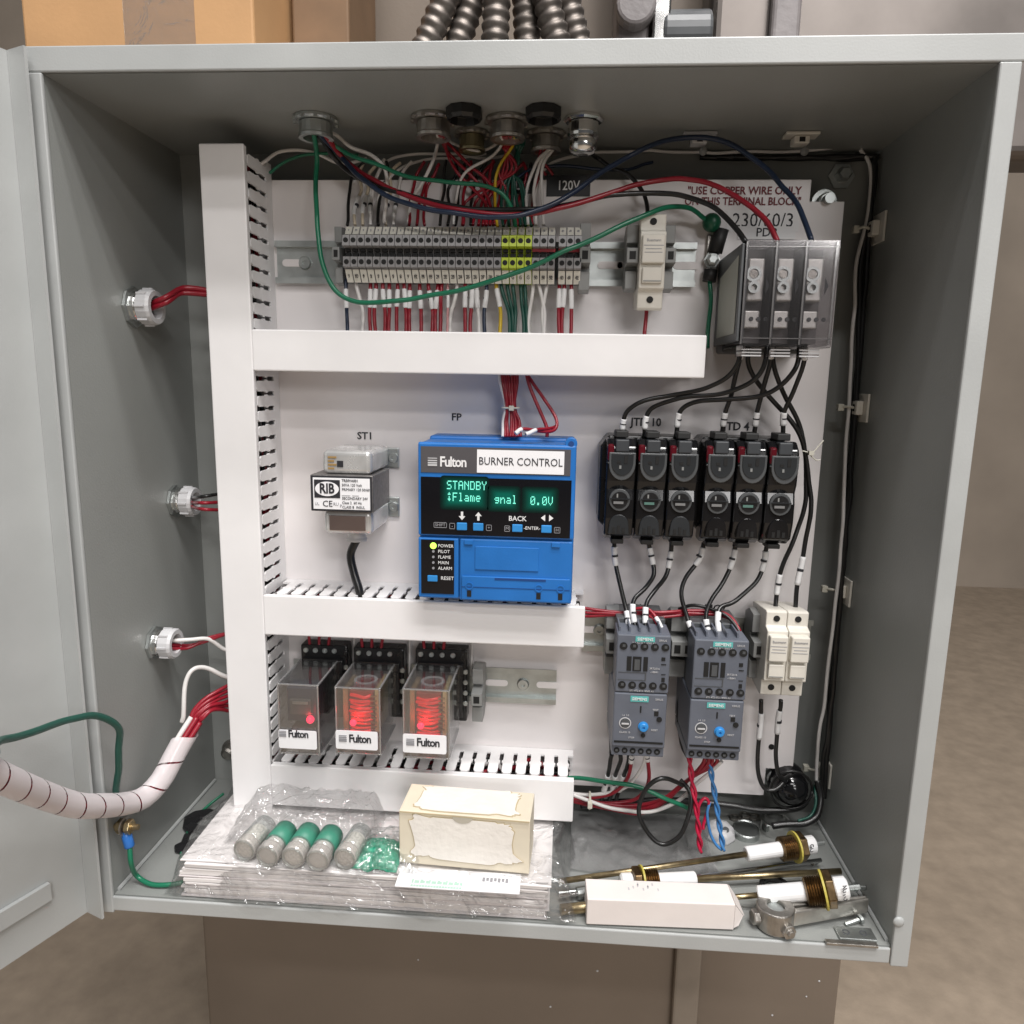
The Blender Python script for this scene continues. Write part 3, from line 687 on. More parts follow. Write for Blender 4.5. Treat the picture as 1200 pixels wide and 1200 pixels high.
def keybox(u, v, wd, hh, s):
    m = MB(); x, z = bu(u), bv(v); a = .00035
    for (p, q_, r_, s_) in ((x-wd, x+wd, z+hh-a, z+hh), (x-wd, x+wd, z-hh, z-hh+a), (x-wd, x-wd+a, z-hh, z+hh), (x+wd-a, x+wd, z-hh, z+hh)): m.box(p, q_, B-.0011, B-.0009, r_, s_)
    m.build('key_outline', greyink, o); text(s, (x, B-.0010, z), hh*1.5, greyink, o)
keybox(.145, .512, .0052, .0022, 'SHIFT'); keybox(.222, .516, .0022, .0024, '-'); keybox(.458, .520, .0022, .0024, '+'); keybox(.575, .522, .0022, .0024, 'M'); keybox(.893, .522, .0024, .0024, 'H')
bb(.02, .235, .608, .955, .0001, .0008, 'status_panel', scr)
for k, s in enumerate(('POWER', 'PILOT', 'FLAME', 'MAIN', 'ALARM')):
    v = .645+k*.036
    disc(MB(), bu(.10), bv(v), B-.0008, .0026 if k == 0 else .0010).build('status_light', ledg if k == 0 else greyink, o)
    text(s, (bu(.13), B-.0010, bv(v)), .0036, white_ink, o, align='LEFT')
bb(.062, .128, .835, .875, .0008, .0022, 'reset_button', bluel, bev=.0006)
text('RESET', (bu(.148), B-.0010, bv(.853)), .0040, white_ink, o, align='LEFT')
q = (bu(.965), B-.0002, bv(-.005)); MB().cyl((q[0], B+.012, q[2]+.0005), (q[0], B+.001, q[2]+.0005), .0048, 20).build('screw_boss', blue, o, bevel=.0006)
disc(MB(), q[0], q[2]+.0005, B+.0008, .0022).build('screw', mat('deep_blue', (0,0,0)), o)
# ------------------------------------------------------------------ relays
def wire(label, pts, col, r=.0011, group=None, marks=(), name='wire', n=8, cat='wire'):
    """pts: (px,py,h) or Vector. marks: list of (t0,t1) fractions for printed sleeves."""
    P = [ph(*q) if not isinstance(q, Vector) else q for q in pts]
    if len(P) > 3:
        sd = random.uniform(0, 90); Q = smooth_path(P, 3); n_ = len(Q)-1
        P = [q_+Vector((noise.noise(q_*38+Vector((sd, 0, 0))), noise.noise(q_*38+Vector((0, sd, 0))), noise.noise(q_*38+Vector((0, 0, sd)))))*(.0016 if 0 < i_ < n_ else 0) for i_, q_ in enumerate(Q)]
    o = MB().tube(P, r, n, samp=4).build(name, WC[col] if isinstance(col, str) else col, smooth=True)
    tag(o, label, cat, group)
    if marks:
        S = smooth_path(P, 4); m = len(S)-1
        for t0, t1 in marks:
            i0 = max(0, int(t0*m)); i1 = min(m, max(i0+1, int(t1*m+.5)))
            k = MB().tube([S[i] for i in range(i0, i1+1)], r*1.32, 10, samp=1).build('wire_marker', sleeve, o, smooth=True)
            L = (S[i1]-S[i0]).length
            a_, b_ = S[i0].lerp(S[i1], .42), S[i0].lerp(S[i1], .52)
            MB().cyl(a_, b_, r*1.40, 10).build('printed_band', ink, k)
    return o
def relay(label, px0, px1, py0, py1, kind):
    hR = .086
    x0, x1, z0, z1 = fr(px0, py0, px1, py1, YP-hR)
    Yb = YP-.030; Yf = YP-hR
    o = thing('relay', label, 'relay', ((x0+x1)/2, Yb, z0), 'clear plug-in relays')
    th = .0012
    cv = MB()
    cv.box(x0, x1, Yf, Yf+th, z0, z1)
    for a, b in ((x0, x0+th), (x1-th, x1)): cv.box(a, b, Yf+th+.0001, Yb, z0+th, z1-th)
    for a, b in ((z0, z0+th), (z1-th, z1)): cv.box(x0, x1, Yf+th+.0001, Yb, a, b)
    cv.build('clear_cover', clearp, o)
    # whitish beads along the cover edges, added to draw bright highlights
    rb = clear('cover_edge_highlight', (.82, .84, .86), .08, .30, milky=.14)
    m = MB(); e = .0013
    for xx_ in (x0, x1-e):
        for zz_ in (z0, z1-e): m.box(xx_-.0002, xx_+e+.0002, Yf-.0002, Yb-.002, zz_-.0002, zz_+e+.0002)
    for zz_ in (z0, z1-e): m.box(x0+e, x1-e, Yf-.0003, Yf+e, zz_, zz_+e)
    for xx_ in (x0, x1-e): m.box(xx_, xx_+e, Yf-.0003, Yf+e, z0+e, z1-e)
    m.build('cover_edge_highlight', rb, o, bevel=.0004)
    wv = x1-x0; hv = z1-z0
    MB().box(x0+.003, x1-.003, Yb-.003, Yb, z0+.003, z1-.003).build('pin_base', black, o)
    if kind == 0:
        MB().box(x0+.004, x1-.005, Yf+.010, Yf+.028, z0+hv*.40, z1-hv*.12).build('switch_frame', mat('navy_plastic', (.02, .03, .06), .35), o, bevel=.001)
        MB().box(x0+wv*.22, x1-wv*.25, Yf+.006, Yf+.010, z0+hv*.52, z0+hv*.74).build('armature', dgrey, o, bevel=.001)
        MB().box(x0+wv*.30, x1-wv*.32, Yf+.005, Yf+.0065, z0+hv*.68, z0+hv*.72).build('spring_blade', zinc, o)
        MB().box(x0+.006, x1-.007, Yf+.012, Yf+.040, z0+.006, z0+hv*.30).build('coil_body', dgrey, o, bevel=.001)
        MB().lathe((x0+wv*.72, Yf+.007, z0+hv*.46), (0, -1, 0), [(.0034, 0), (.0032, .002), (.002, .004), (0, .0046)], 14).build('lamp', ledr, o, smooth=True)
    else:
        m = MB()
        for k in range(11):
            zz = z0+hv*(.22+.058*k)
            m.add([], [])
            rk = random.uniform; m.tube([(x0+wv*.26+rk(-.001, .001), Yf+.011, zz+rk(-.0008, .0008)), (x0+wv*.42, Yf+.0075+rk(0, .002), zz+rk(-.001, .001)), (x0+wv*.60, Yf+.0075+rk(0, .002), zz+rk(-.001, .001)), (x0+wv*.74+rk(-.002, .001), Yf+.011, zz+rk(-.0008, .0008))], rk(.0009, .0014), 8, samp=4)
        m.build('coil_winding', coilr, o, smooth=True)
        MB().box(x0+wv*.22, x0+wv*.76, Yf+.012, Yf+.042, z0+hv*.05, z0+hv*.86).build('coil_core', mat('dark_red_tape', (.22, .015, .012), .4), o, bevel=.001)
        MB().box(x0+wv*.10, x0+wv*.2, Yf+.010, Yf+.040, z0+hv*.1, z0+hv*.9).build('contact_stack', mat('amber_insulation', (.30, .20, .09), .4), o)
        MB().box(x0+wv*.80, x0+wv*.88, Yf+.012, Yf+.045, z0+hv*.25, z0+hv*.9).build('contact_stack', mat('yellow_tape', (.55, .45, .22), .45), o)
        m = MB()
        for k in range(8): m.box(x0+wv*.72, x0+wv*.86, Yf+.008, Yf+.0095, z0+hv*(.35+.065*k), z0+hv*(.37+.065*k))
        m.build('contact_blade', brass, o)
        MB().lathe((x0+wv*.36, Yf+.0045, z0+hv*.44), (0, -1, 0), [(.0030, 0), (.0028, .001), (.0014, .0018), (0, .002)], 14).build('lamp', ledr, o, smooth=True)
        MB().ring((x0+wv*.55, Yf+.020, z1-.0016), (0, 0, 1), wv*.26, wv*.20, .0009, 28).build('moulded_ring', rb, o)
    gl = bpy.data.lights.new('relay_lamp_glow', 'POINT'); gl.color = (1, .03, .05); gl.energy = .012 if kind else .004; gl.shadow_soft_size = .003
    go = bpy.data.objects.new('relay_lamp_glow', gl); C.objects.link(go); go.location = (x0+wv*(.45 if kind else .7), Yf+.0035, z0+hv*.52)
    # sticker
    lw = wv*.93; xc = (x0+x1)/2-wv*.03; zc = z0+hv*.22; hl = .0082; rr = .0016
    pl = []
    for cx_, cz_, a0_ in ((xc+lw/2-rr, zc+hl-rr, 0), (xc-lw/2+rr, zc+hl-rr, 90), (xc-lw/2+rr, zc-hl+rr, 180), (xc+lw/2-rr, zc-hl+rr, 270)):
        for k in range(5): aa = math.radians(a0_+k*22.5); pl.append((cx_+rr*math.cos(aa), cz_+rr*math.sin(aa)))
    MB().prism(pl, Yf-.0010, Yf-.0005).build('sticker', whp, o)
    logo(o, xc-lw*.42 if kind else xc-lw*.48, zc+(.0012 if kind else .0048), Yf-.0013, lw*.84, ink)
    sk = thing('relay_socket', label.replace('relay', 'socket behind relay', 1)[:90], 'socket', ((x0+x1)/2, YP-.0078, z0), 'black relay sockets on the rail')
    sk['label'] = {0: 'black screw socket holding the left relay with pink lamp', 1: 'black screw socket holding the middle relay', 2: 'black screw socket holding the right relay'}[relay.i]
    relay.i += 1
    a, b = x0+(0 if kind else .004), x1+.014
    xo = .0
    zs0, zs1 = z0+.004, z1+.011
    MB().box(x0-.002, x1+.006, YP-.024, YP-.008, zs0, zs1).build('socket_body', black, sk, bevel=.0015)
    MB().box(x0, x1+.003, YP-.0295, YP-.0242, zs0+.006, zs1-.012).build('socket_face', black, sk, bevel=.001)
    for k in range(3):
        xw = x0+.006+k*.0085
        wire('%s red wire entering the top of the %s relay socket' % (['left', 'middle', 'right'][k], ['left', 'middle', 'right'][relay.i-1]), [Vector((xw+.001, YP-.018, zs1+.030)), Vector((xw+.0015*(k-1), YP-.020, zs1+.014)), Vector((xw, YP-.022, zs1-.002))], 'red', .0014, 'red wires entering the relay sockets')
    wire('white wire running up beside the %s relay socket' % ['left', 'middle', 'right'][relay.i-1], [Vector((x1+.0085, YP-.012, zs1+.030)), Vector((x1+.0085, YP-.010, zs1)), Vector((x1+.0080, YP-.010, zs1-.03))], 'white', .0012, 'white wires beside the relay sockets')
    for k in range(4):
        screw(x0+.003+k*(x1-x0)/4, YP-.0242, zs1-.005, .0024, sk)
        screw(x1+.0048, YP-.0242, zs1-.020-k*.010, .0024, sk)
    return o
relay.i = 0
relay('clear plug-in relay with pink lamp, leftmost of the three', 326, 374, 802, 884, 0)
relay('clear plug-in relay with red lamp-lit coil, middle of the three', 393, 446, 806, 884, 1)
relay('clear plug-in relay with red lamp-lit coil, rightmost of the three', 472, 527, 808, 889, 2)
# ------------------------------------------------------------------ contactors and overload relays
def contactor(label, lab2, a0, a1, b0, b1, c1, i):
    hC = .078; Yf = YP-hC
    x0, x1, z0, z1 = fr(a0, b0, a1, b1, Yf)
    wv = x1-x0; hv = z1-z0
    o = thing('contactor', label, 'contactor', ((x0+x1)/2, YP-.0078, z0), 'motor contactors on the lower rail')
    X = lambda u: x0+wv*u
    Z = lambda v: z1-hv*v
    MB().box(x0, x1, Yf, Yf+.030, z0, z1).build('front_housing', siem, o, bevel=.0012)
    MB().box(x0+.001, x1-.001, Yf+.0302, YP-.008, z0-.003, z1+.004).build('rear_housing', dgrey, o, bevel=.001)
    # sloping upper terminal shelf seen behind the front edge
    m = MB()
    for k in range(5): m.box(X(.04+.19*k), X(.07+.19*k), Yf+.006, Yf+.030, z1, z1+.004)
    m.build('terminal_fin', siem, o)
    for k in range(5):
        for v in (.20, .87):
            w1 = disc(MB(), X(.125+.194*k), Z(v), Yf-.0001, .0031, n=18).build('screw_well', holem, o)
            MB().box(X(.125+.194*k)-.0008, X(.125+.194*k)+.0014, Yf-.0010, Yf-.0008, Z(v)-.0006, Z(v)+.0016).build('terminal_screw', dgrey, w1)
    m = MB()
    for u0, u1 in ((.20, .285), (.31, .47), (.51, .59)): m.box(X(u0), X(u1), Yf-.0006, Yf+.0004, Z(.62), Z(.375))
    m.build('window_slot', holem, o)
    MB().box(X(.34), X(.44), Yf-.0012, Yf-.0006, Z(.60), Z(.42)).build('slider', dgrey, o)
    m = MB(); m.box(X(.84), X(.91), Yf-.0005, Yf+.0002, Z(.43), Z(.37)); m.box(X(.84), X(.93), Yf-.0005, Yf+.0002, Z(.50), Z(.485)); m.box(X(.85), X(.93), Yf-.0005, Yf+.0002, Z(.67), Z(.66)); m.box(X(.86), X(.92), Yf-.0005, Yf+.0002, Z(.79), Z(.72))
    m.build('vent_slot', holem, o)
    m = MB(); m.box(X(.05), X(.55), Yf-.0004, Yf+.0002, Z(.653), Z(.645)); m.box(X(.55), X(.57), Yf-.0004, Yf+.0002, Z(.78), Z(.645)); m.box(X(.04), X(.55), Yf-.0004, Yf+.0002, Z(.782), Z(.775))
    m.build('label_groove', dgrey, o)
    MB().box(X(.34), X(.70), Yf-.0005, Yf-.0001, Z(.115), Z(.03)).build('maker_patch', teal, o)
    text('SIEMENS', (X(.52), Yf-.0007, Z(.073)), .0034, white_ink, o, bold=.01)
    text('SIRIUS', (X(.85), Yf-.0003, Z(.085)), .0023, lgrey, o)
    text('3RT2016', (X(.72), Yf-.0003, Z(.57)), .0022, lgrey, o); text('-1BB41', (X(.72), Yf-.0003, Z(.63)), .0022, lgrey, o)
    text('1L1 3L2 5L3 13NO A1', (X(.5), Yf-.0003, Z(.135)), .0020, lgrey, o)
    text('2T1 4T2 6T3 14NO A2', (X(.5), Yf-.0003, Z(.965)), .0020, lgrey, o)
    zz0 = at((a0+a1)/2, c1, Yf).z; hv2 = z0-zz0-.0006; z2 = z0-.0006
    o2 = thing('overload_relay', lab2, 'overload relay', ((x0+x1)/2, YP-.01, zz0), 'motor overload relays below the contactors')
    Z2 = lambda v: z2-hv2*v
    MB().box(x0-.0005, x1-.0005, Yf, YP-.010, zz0+hv2*.17, z2).build('body', siem, o2, bevel=.0012)
    MB().box(x0-.0005, x1-.0005, Yf+.0035, YP-.012, zz0, zz0+hv2*.17-.0003).build('terminal_shelf', siem, o2, bevel=.0008)
    MB().box(x0+.001, x1-.002, Yf-.0004, Yf+.0002, Z2(.765), Z2(.735)).build('groove', holem, o2)
    MB().box(X(.30), X(.64), Yf-.0005, Yf-.0001, Z2(.125), Z2(.04)).build('maker_patch', teal, o2)
    text('SIEMENS', (X(.47), Yf-.0007, Z2(.083)), .0032, white_ink, o2, bold=.01)
    text('SIRIUS', (X(.84), Yf-.0003, Z2(.08)), .0023, lgrey, o2)
    q = (X(.22), Yf, Z2(.46))
    MB().ring(q, (0, -1, 0), .0049, .0042, .0004, 24).build('dial_ring', lgrey, o2)
    dl = MB().lathe(q, (0, -1, 0), [(.0036, 0), (.0034, .0012), (0, .0012)], 20).build('dial', dgrey, o2)
    MB().box(q[0]-.003, q[0]+.003, Yf-.0018, Yf-.0013, q[2]-.0006, q[2]+.0006).build('pointer', lgrey, dl)
    text('1.6  2.5', (q[0], Yf-.0003, q[2]+.0068), .0020, lgrey, o2); text('CLASS 10', (q[0], Yf-.0003, q[2]-.0080), .0022, lgrey, o2)
    bt = MB().lathe((X(.565), Yf, Z2(.50)), (0, -1, 0), [(.0042, 0), (.0042, .001), (.0034, .0012), (.0034, .0030), (.0030, .0034), (.0012, .0034), (.001, .002), (0, .002)], 20).build('reset_button', bluel, o2, smooth=False)
    disc(MB(), X(.57), Z2(.635), Yf-.0003, .0018).build('test_slot', holem, o2)
    disc(MB(), X(.86), Z2(.38), Yf-.0003, .0022).build('test_slot', holem, o2); MB().box(X(.76), X(.84), Yf-.0005, Yf, Z2(.33), Z2(.26)).build('test_slot', holem, o2)
    text('TEST', (X(.78), Yf-.0003, Z2(.24)), .0022, lgrey, o2); text('RESET', (X(.78), Yf-.0003, Z2(.55)), .0020, lgrey, o2); text('STOP', (X(.35), Yf-.0003, Z2(.68)), .0020, lgrey, o2)
    MB().box(X(.49), X(.515), Yf-.0005, Yf, Z2(.29), Z2(.19)).build('test_slot', holem, o2)
    for k in range(6):
        w1 = disc(MB(), X(.09+.155*k), zz0+hv2*.085, Yf+.0034, .0024).build('screw_well', holem, o2)
        MB().box(X(.09+.155*k)-.0012, X(.09+.155*k)+.0008, Yf+.0023, Yf+.0027, zz0+hv2*.085-.0008, zz0+hv2*.085+.0010).build('terminal_screw', dgrey, w1)
    return o
contactor('slate grey motor contactor under the MC1 tag, left of the pair', 'slate overload relay with blue button under the left contactor', 722, 785, 744, 812, 889, 0)
contactor('slate grey motor contactor under the MC2 tag, right of the pair', 'slate overload relay with blue button under the right contactor', 812, 876, 750, 820, 893, 1)
# ------------------------------------------------------------------ three-pole fuse blocks
gloss = mat('glossy_black_plastic', (.008, .008, .009), .13, var=.2, vs=50)
shield = mat('charcoal_shield', (.020, .022, .024), .22, var=.1, vs=50)
redlens = mat('dark_red_lens', (.10, .006, .012), .15)
def fuse_block(label, a0, a1, b0, b1, kind):
    hF = .060; Yf = YP-hF
    x0, x1, z0, z1 = fr(a0, b0, a1, b1, Yf)
    o = thing('fuse_block', label, 'fuse block', ((x0+x1)/2, YP, z0), 'black three-pole fuse blocks')
    hv = z1-z0; pw = (x1-x0)/3
    c = .006
    MB().prism([(x0-.0035+c, z0+.006), (x1-.001, z0+.006), (x1+.0015, z0+.012), (x1+.0015, z1-.012), (x1-c, z1-.001), (x0-.003+c, z1-.001), (x0-.0035, z1-.010), (x0-.0035, z0+.012)], YP-.034, YP-.0003).build('base', black, o, bevel=.0015)
    for k in range(3):
        a = x0+k*pw+.0006; b = x0+(k+1)*pw-.0006; mx = (a+b)/2; w_ = b-a
        Z = lambda v: z1-hv*v
        pr = [(YP-.0342, Z(.03)), (Yf+.010, Z(.03)), (Yf+.002, Z(.10)), (Yf, Z(.20)), (Yf+.001, Z(.42)), (Yf+.004, Z(.50)), (Yf+.002, Z(.60)), (Yf+.002, Z(.78)), (Yf+.006, Z(.95)), (Yf+.014, Z(1.0)), (YP-.0342, Z(1.0))]
        pole = MB().prism(pr, a, b, 'yz').build('pole', gloss, o, bevel=.0018, seg=3)
        # shield, rounded at the bottom
        def arch(cx_, ztop, wd, hh, n=12): 
            return [(cx_-wd, ztop), (cx_-wd, ztop-hh+wd)]+[(cx_-wd*math.cos(t_), ztop-hh+wd-wd*math.sin(t_)*1.25) for t_ in [math.pi*j/n for j in range(1, n)]]+[(cx_+wd, ztop-hh+wd), (cx_+wd, ztop)]
        s1 = MB().prism(arch(mx+.0005, Z(.15), w_*.45, hv*.23), Yf-.0014, Yf+.004).build('shield', mat('grey_shield_rim', (.085, .09, .094), .28), pole, bevel=.0006)
        MB().prism(arch(mx+.0005, Z(.16), w_*.37, hv*.18), Yf-.0022, Yf-.0015).build('shield_inset', mat('dark_shield_inset', (.022, .025, .028), .3), pole, bevel=.0003)
        m = MB(); m.box(mx+w_*.08, mx+w_*.20, Yf-.0026, Yf-.0022, Z(.250), Z(.175)); m.box(mx-w_*.16, mx-w_*.04, Yf-.0026, Yf-.0022, Z(.250), Z(.225)); m.build('probe_slot', holem, pole)
        MB().box(mx-w_*.08, mx-w_*.01, Yf-.0026, Yf-.0022, Z(.30), Z(.27)).build('print_mark', mgrey, pole)
        MB().box(mx-w_*.22, mx+w_*.24, Yf-.001, Yf+.014, Z(.145), Z(.03)).build('grip', mat('slate_grip', (.045, .05, .056), .4), o, bevel=.001)
        MB().box(mx-w_*.22, mx+w_*.22, Yf+.006, YP-.034, Z(.018), Z(-.045)).build('terminal_cap', blackm, o, bevel=.0008)
        MB().box(a+w_*.01, a+w_*.24, Yf-.0005, Yf+.010, Z(.235), Z(.075)).build('indicator_lens', redlens, o, bevel=.0018, seg=3)
        MB().box(a+w_*.01, a+w_*.25, Yf-.0008, Yf+.008, Z(.258), Z(.242)).build('lens_clip', shield, o, bevel=.0006)
        # fuse window
        zc = Z(.60)
        ov = [(mx-.0002+w_*.36*math.cos(t_), zc+hv*.105*math.sin(t_)) for t_ in [2*math.pi*j/24 for j in range(24)]]
        MB().prism(ov, Yf+.0004, Yf+.004).build('window_rim', mat('grey_shield_rim', (0,0,0)), pole, bevel=.0004)
        iv = [(mx-.0002+w_*.28*math.cos(t_), zc+hv*.080*math.sin(t_)) for t_ in [2*math.pi*j/24 for j in range(24)]]
        MB().prism(iv, Yf-.0001, Yf+.0003).build('window_pane', black, pole)
        MB().box(mx-w_*.34, mx+w_*.34, Yf-.0012, Yf-.0002, zc+hv*.008, zc+hv*.018).build('window_bar', shield, pole)
        MB().box(mx-w_*.22, mx+w_*.12, Yf-.0010, Yf-.0002, zc-hv*.035, zc-hv*.012).build('fuse_label', mat(['pale_fuse_print', 'green_fuse_print'][1 if (k == 1) else 0], [(.20, .20, .20), (.10, .20, .17)][1 if k == 1 else 0], .3), pole)
        MB().box(mx-w_*.12, mx-w_*.07, Yf-.0006, Yf-.0002, zc+hv*.025, zc+hv*.06).build('fuse_print', mgrey, pole)
        ar = [(mx-w_*.36, Z(.93)), (mx+w_*.36, Z(.93)), (mx+w_*.33, Z(.84))]+[(mx+w_*.33*math.cos(t_), Z(.84)+hv*.10*math.sin(t_)) for t_ in [math.pi*j/10 for j in range(1, 10)]]+[(mx-w_*.33, Z(.84))]
        MB().prism(ar, Yf+.0012, Yf+.006).build('lower_arch', mat('dark_shield_inset', (0,0,0)) if kind == 0 else gloss, pole, bevel=.0005)
        m = MB()
        for uu, hh_ in ((-.17, .05), (0, .07), (.17, .05)): m.box(mx+w_*(uu-.05), mx+w_*(uu+.05), Yf+.0006, Yf+.0011, Z(.915), Z(.915-hh_))
        m.build('lower_slot', holem, pole)
        MB().box(mx-w_*.22, mx+w_*.22, Yf+.010, YP-.034, z0-.004, z0-.0002).build('terminal_cap', blackm, o, bevel=.0008)
    return o
fuse_block('black three-pole fuse block below the JTD 10 tag, left of the pair', 709, 818, 512, 636, 0)
fuse_block('black three-pole fuse block below the JTD 4 tag, right of the pair', 824, 935, 514, 640, 1)
# ------------------------------------------------------------------ wires
fitz = H-.004
F1 = atz(369, 148, fitz-.012)
# top conduit fittings (locknut + bushing hanging from the roof of the enclosure)
def fitting(label, px, py, r, m, hh=.011, hexa=False, bush=None):
    c = atz(px, py, H-.001)
    o = thing('conduit_fitting', label, 'fitting', (c.x, c.y, H-.0003), 'conduit fittings in the enclosure roof')
    MB().lathe(c+Vector((0, 0, .0007)), (0, 0, -1), [(r*1.35, 0), (r*1.35, .002), (r*1.2, .0032), (r, .0032)], 8 if hexa else 20).build('locknut', m, o)
    MB().lathe(c, (0, 0, -1), [(r, .003), (r, hh), (r*1.08, hh+.001), (r*1.05, hh+.003), (r*.78, hh+.003), (r*.75, .004), (0, .004)], 20).build('bushing', bush or m, o, smooth=False)
    if not hexa:
        m_ = MB()
        for k in range(10):
            a = 2*math.pi*k/10; m_.box(c.x+r*1.3*math.cos(a)-.0012, c.x+r*1.3*math.cos(a)+.0012, c.y+r*1.3*math.sin(a)-.0012, c.y+r*1.3*math.sin(a)+.0012, c.z-.0030, c.z-.0006)
        m_.build('locknut_lug', m, o)
    return c
f1 = fitting('zinc conduit fitting at the far left of the enclosure roof', 370, 140, .0125, zinc)
f2 = fitting('grey conduit fitting left of first black knockout plug', 508, 139, .0125, dullmet)
f3 = fitting('small brassy fitting behind the first black knockout plug', 553, 156, .010, dullmet, bush=mat('brassy_bush', (.40, .36, .22), .35, 1))
f4 = fitting('grey conduit fitting between the two black knockout plugs', 595, 141, .0125, dullmet)
f5 = fitting('grey conduit fitting behind the second black knockout plug', 640, 157, .0115, dullmet)
f6 = fitting('shiny chrome cord grip at the right of the fittings', 684, 140, .0115, chrome, hh=.010, hexa=True)
MB().lathe(f6+Vector((0, 0, -.013)), (0, 0, -1), [(.0095, 0), (.0105, .003), (.0105, .008), (.0085, .011), (.004, .012)], 20)\
    .build('cord_grip_cap', chrome, None, smooth=True)
tag(bpy.data.objects['cord_grip_cap'], 'domed chrome cap screwed on the cord grip in the enclosure roof', 'cap')
for i, (px, py) in enumerate(((544, 127), (637, 127))):
    c = atz(px, py, H)
    o = MB().lathe(c+Vector((0, 0, -.0003)), (0, 0, -1), [(.0135, 0), (.0135, .006), (.0118, .0085), (.0112, .0085), (.010, .003), (0, .003)], 10).build('knockout_plug', mat('black_hole_plug', (.008, .008, .008), .35), bevel=.0008)
    tag(o, ['black plastic knockout plug on the left in the enclosure roof', 'black plastic knockout plug on the right in the enclosure roof'][i], 'plug', 'black knockout plugs in the roof')
def below(c, dx=0, dy=0, dz=-.010): return c+Vector((dx, dy, dz))
# heavy wires from the far left fitting
wire('thick green wire looping under the terminal strip up to the ground lug', [below(f1, -.002, 0), (370, 190, .030), (371, 245, .048), (376, 300, .054), (392, 340, .056), (425, 354, .058), (480, 350, .058), (560, 334, .058), (620, 312, .058), (680, 287, .056), (735, 261, .052), (775, 246, .045), (808, 245, .026), (829, 259, .014), (841, 270, .009)], 'green', .0019)
q = ph(834, 261, .012); o = MB().ball(q, .0075, 14).build('wire_boot', mat('green_boot', (.006, .08, .04), .35), smooth=True); tag(o, 'round dark green boot on the end of the thick green wire', 'boot')
bl = [below(f1, .003, 0), (398, 182, .030), (430, 214, .046), (475, 238, .056), (530, 250, .060), (585, 255, .060), (625, 249, .058), (665, 229, .054), (705, 202, .044), (750, 176, .034), (790, 163, .026), (830, 162, .024), (868, 176, .030), (905, 205, .044), (935, 242, .062), (951, 282, .078)]
wire('slate blue power wire arcing high to the right pole of distribution block', bl, 'navy', .0020)
wire('red power wire swooping from the left fitting to the middle pole', [below(f1, .006, .002), (405, 188, .028), (440, 212, .042), (490, 234, .052), (550, 248, .056), (610, 252, .056), (670, 241, .052), (725, 223, .046), (775, 211, .042), (825, 214, .046), (866, 232, .056), (896, 258, .070), (911, 283, .080)], 'red', .0020)
wire('black power wire swooping from the left fitting to the left pole', [below(f1, .001, .003), (395, 190, .026), (425, 211, .038), (470, 226, .048), (530, 241, .052), (590, 246, .052), (650, 243, .050), (710, 231, .046), (760, 226, .044), (810, 232, .048), (848, 252, .062), (874, 284, .080)], 'black', .0020)
wire('green wire sagging from the left fitting toward the earth terminals', [below(f1, .004, .002), (400, 176, .036), (435, 190, .044), (480, 207, .046), (530, 214, .046), (570, 218, .044), (590, 228, .042), (602, 250, .038), (604, 266, .030)], 'green', .0016)
wire('white wire drooping from the left fitting into the bundle', [below(f1, .007, 0), (395, 160, .034), (412, 173, .036), (435, 183, .034), (450, 200, .030), (452, 230, .028), (450, 262, .026)], 'white', .0015)
wire('white wire arching from the upright duct toward the left fitting', [(306, 192, .02), (325, 180, .014), (350, 176, .010), (375, 182, .006), (400, 192, .004), (430, 186, .002)], 'white', .0014)
wire('thin green wire arching from the upright duct across the top left', [(316, 203, .02), (335, 190, .015), (360, 182, .01), (390, 180, .006), (420, 182, .003)], 'green', .0012)
# wires from the roof fittings
wire('white wire hanging straight from the second roof fitting', [below(f2, .003, 0), (512, 170, .020), (507, 190, .024), (496, 212, .022), (482, 236, .014), (478, 264, .022)], 'white', .0014)
wire('white wire sagging from second to fourth roof fitting', [below(f2, .006, 0), (524, 163, .014), (540, 174, .012), (562, 177, .012), (582, 168, .014), below(f4, -.004, 0)], 'white', .0012)
for i, (a, b) in enumerate(((520, 566), (515, 556), (518, 548))):
    wire(['red wire running right from the second roof fitting', 'lower red wire running right from the second roof fitting', 'innermost red wire running right from the second roof fitting'][i],
         [below(f2, .003+.002*i, .002), (a+8, 172+5*i, .016), (b-12, 196+3*i, .014), (b+6, 214+4*i, .012), (b+14+4*i, 240, .016), (b+14+4*i, 264, .024)], 'red', .0013, 'red wires from the second roof fitting')
wire('white wire curving left from the fourth roof fitting', [below(f4, -.005, 0), (586, 172, .02), (572, 186, .02), (548, 198, .018), (538, 214, .014), (533, 240, .016), (532, 264, .024)], 'white', .0012)
for i in range(5):
    wire('red wire dropping out of the fourth roof fitting, %s from the left' % ordw(i), [below(f4, -.004+.002*i, .001*(i % 2)), (589+2*i, 172, .018), (588+3*i-8*(i-2), 200, .014), (560+13*i-14, 234, .012), (556+12*i-14, 264, .024)], 'red', .0012, 'red wires from the fourth roof fitting')
wire('yellow wire dropping toward the strip between the fittings', [below(f4, .005, 0), (600, 172, .02), (587, 193, .016), (580, 214, .014), (580, 240, .018), (583, 266, .026)], 'yellow', .0012)
for i in range(6):
    wire('dark green wire, %s from the left of the bunch above earth terminals' % ordw(i), [below(f4, .004+.001*i, .003), (603+2*i, 168, .014), (608-2*i, 190+2*i, .012), (592+4*i, 215, .012), (588+6*i, 242, .016), (590+6.6*i, 265, .026)], 'dgreen', .0013, 'dark green wires above the earth terminals')
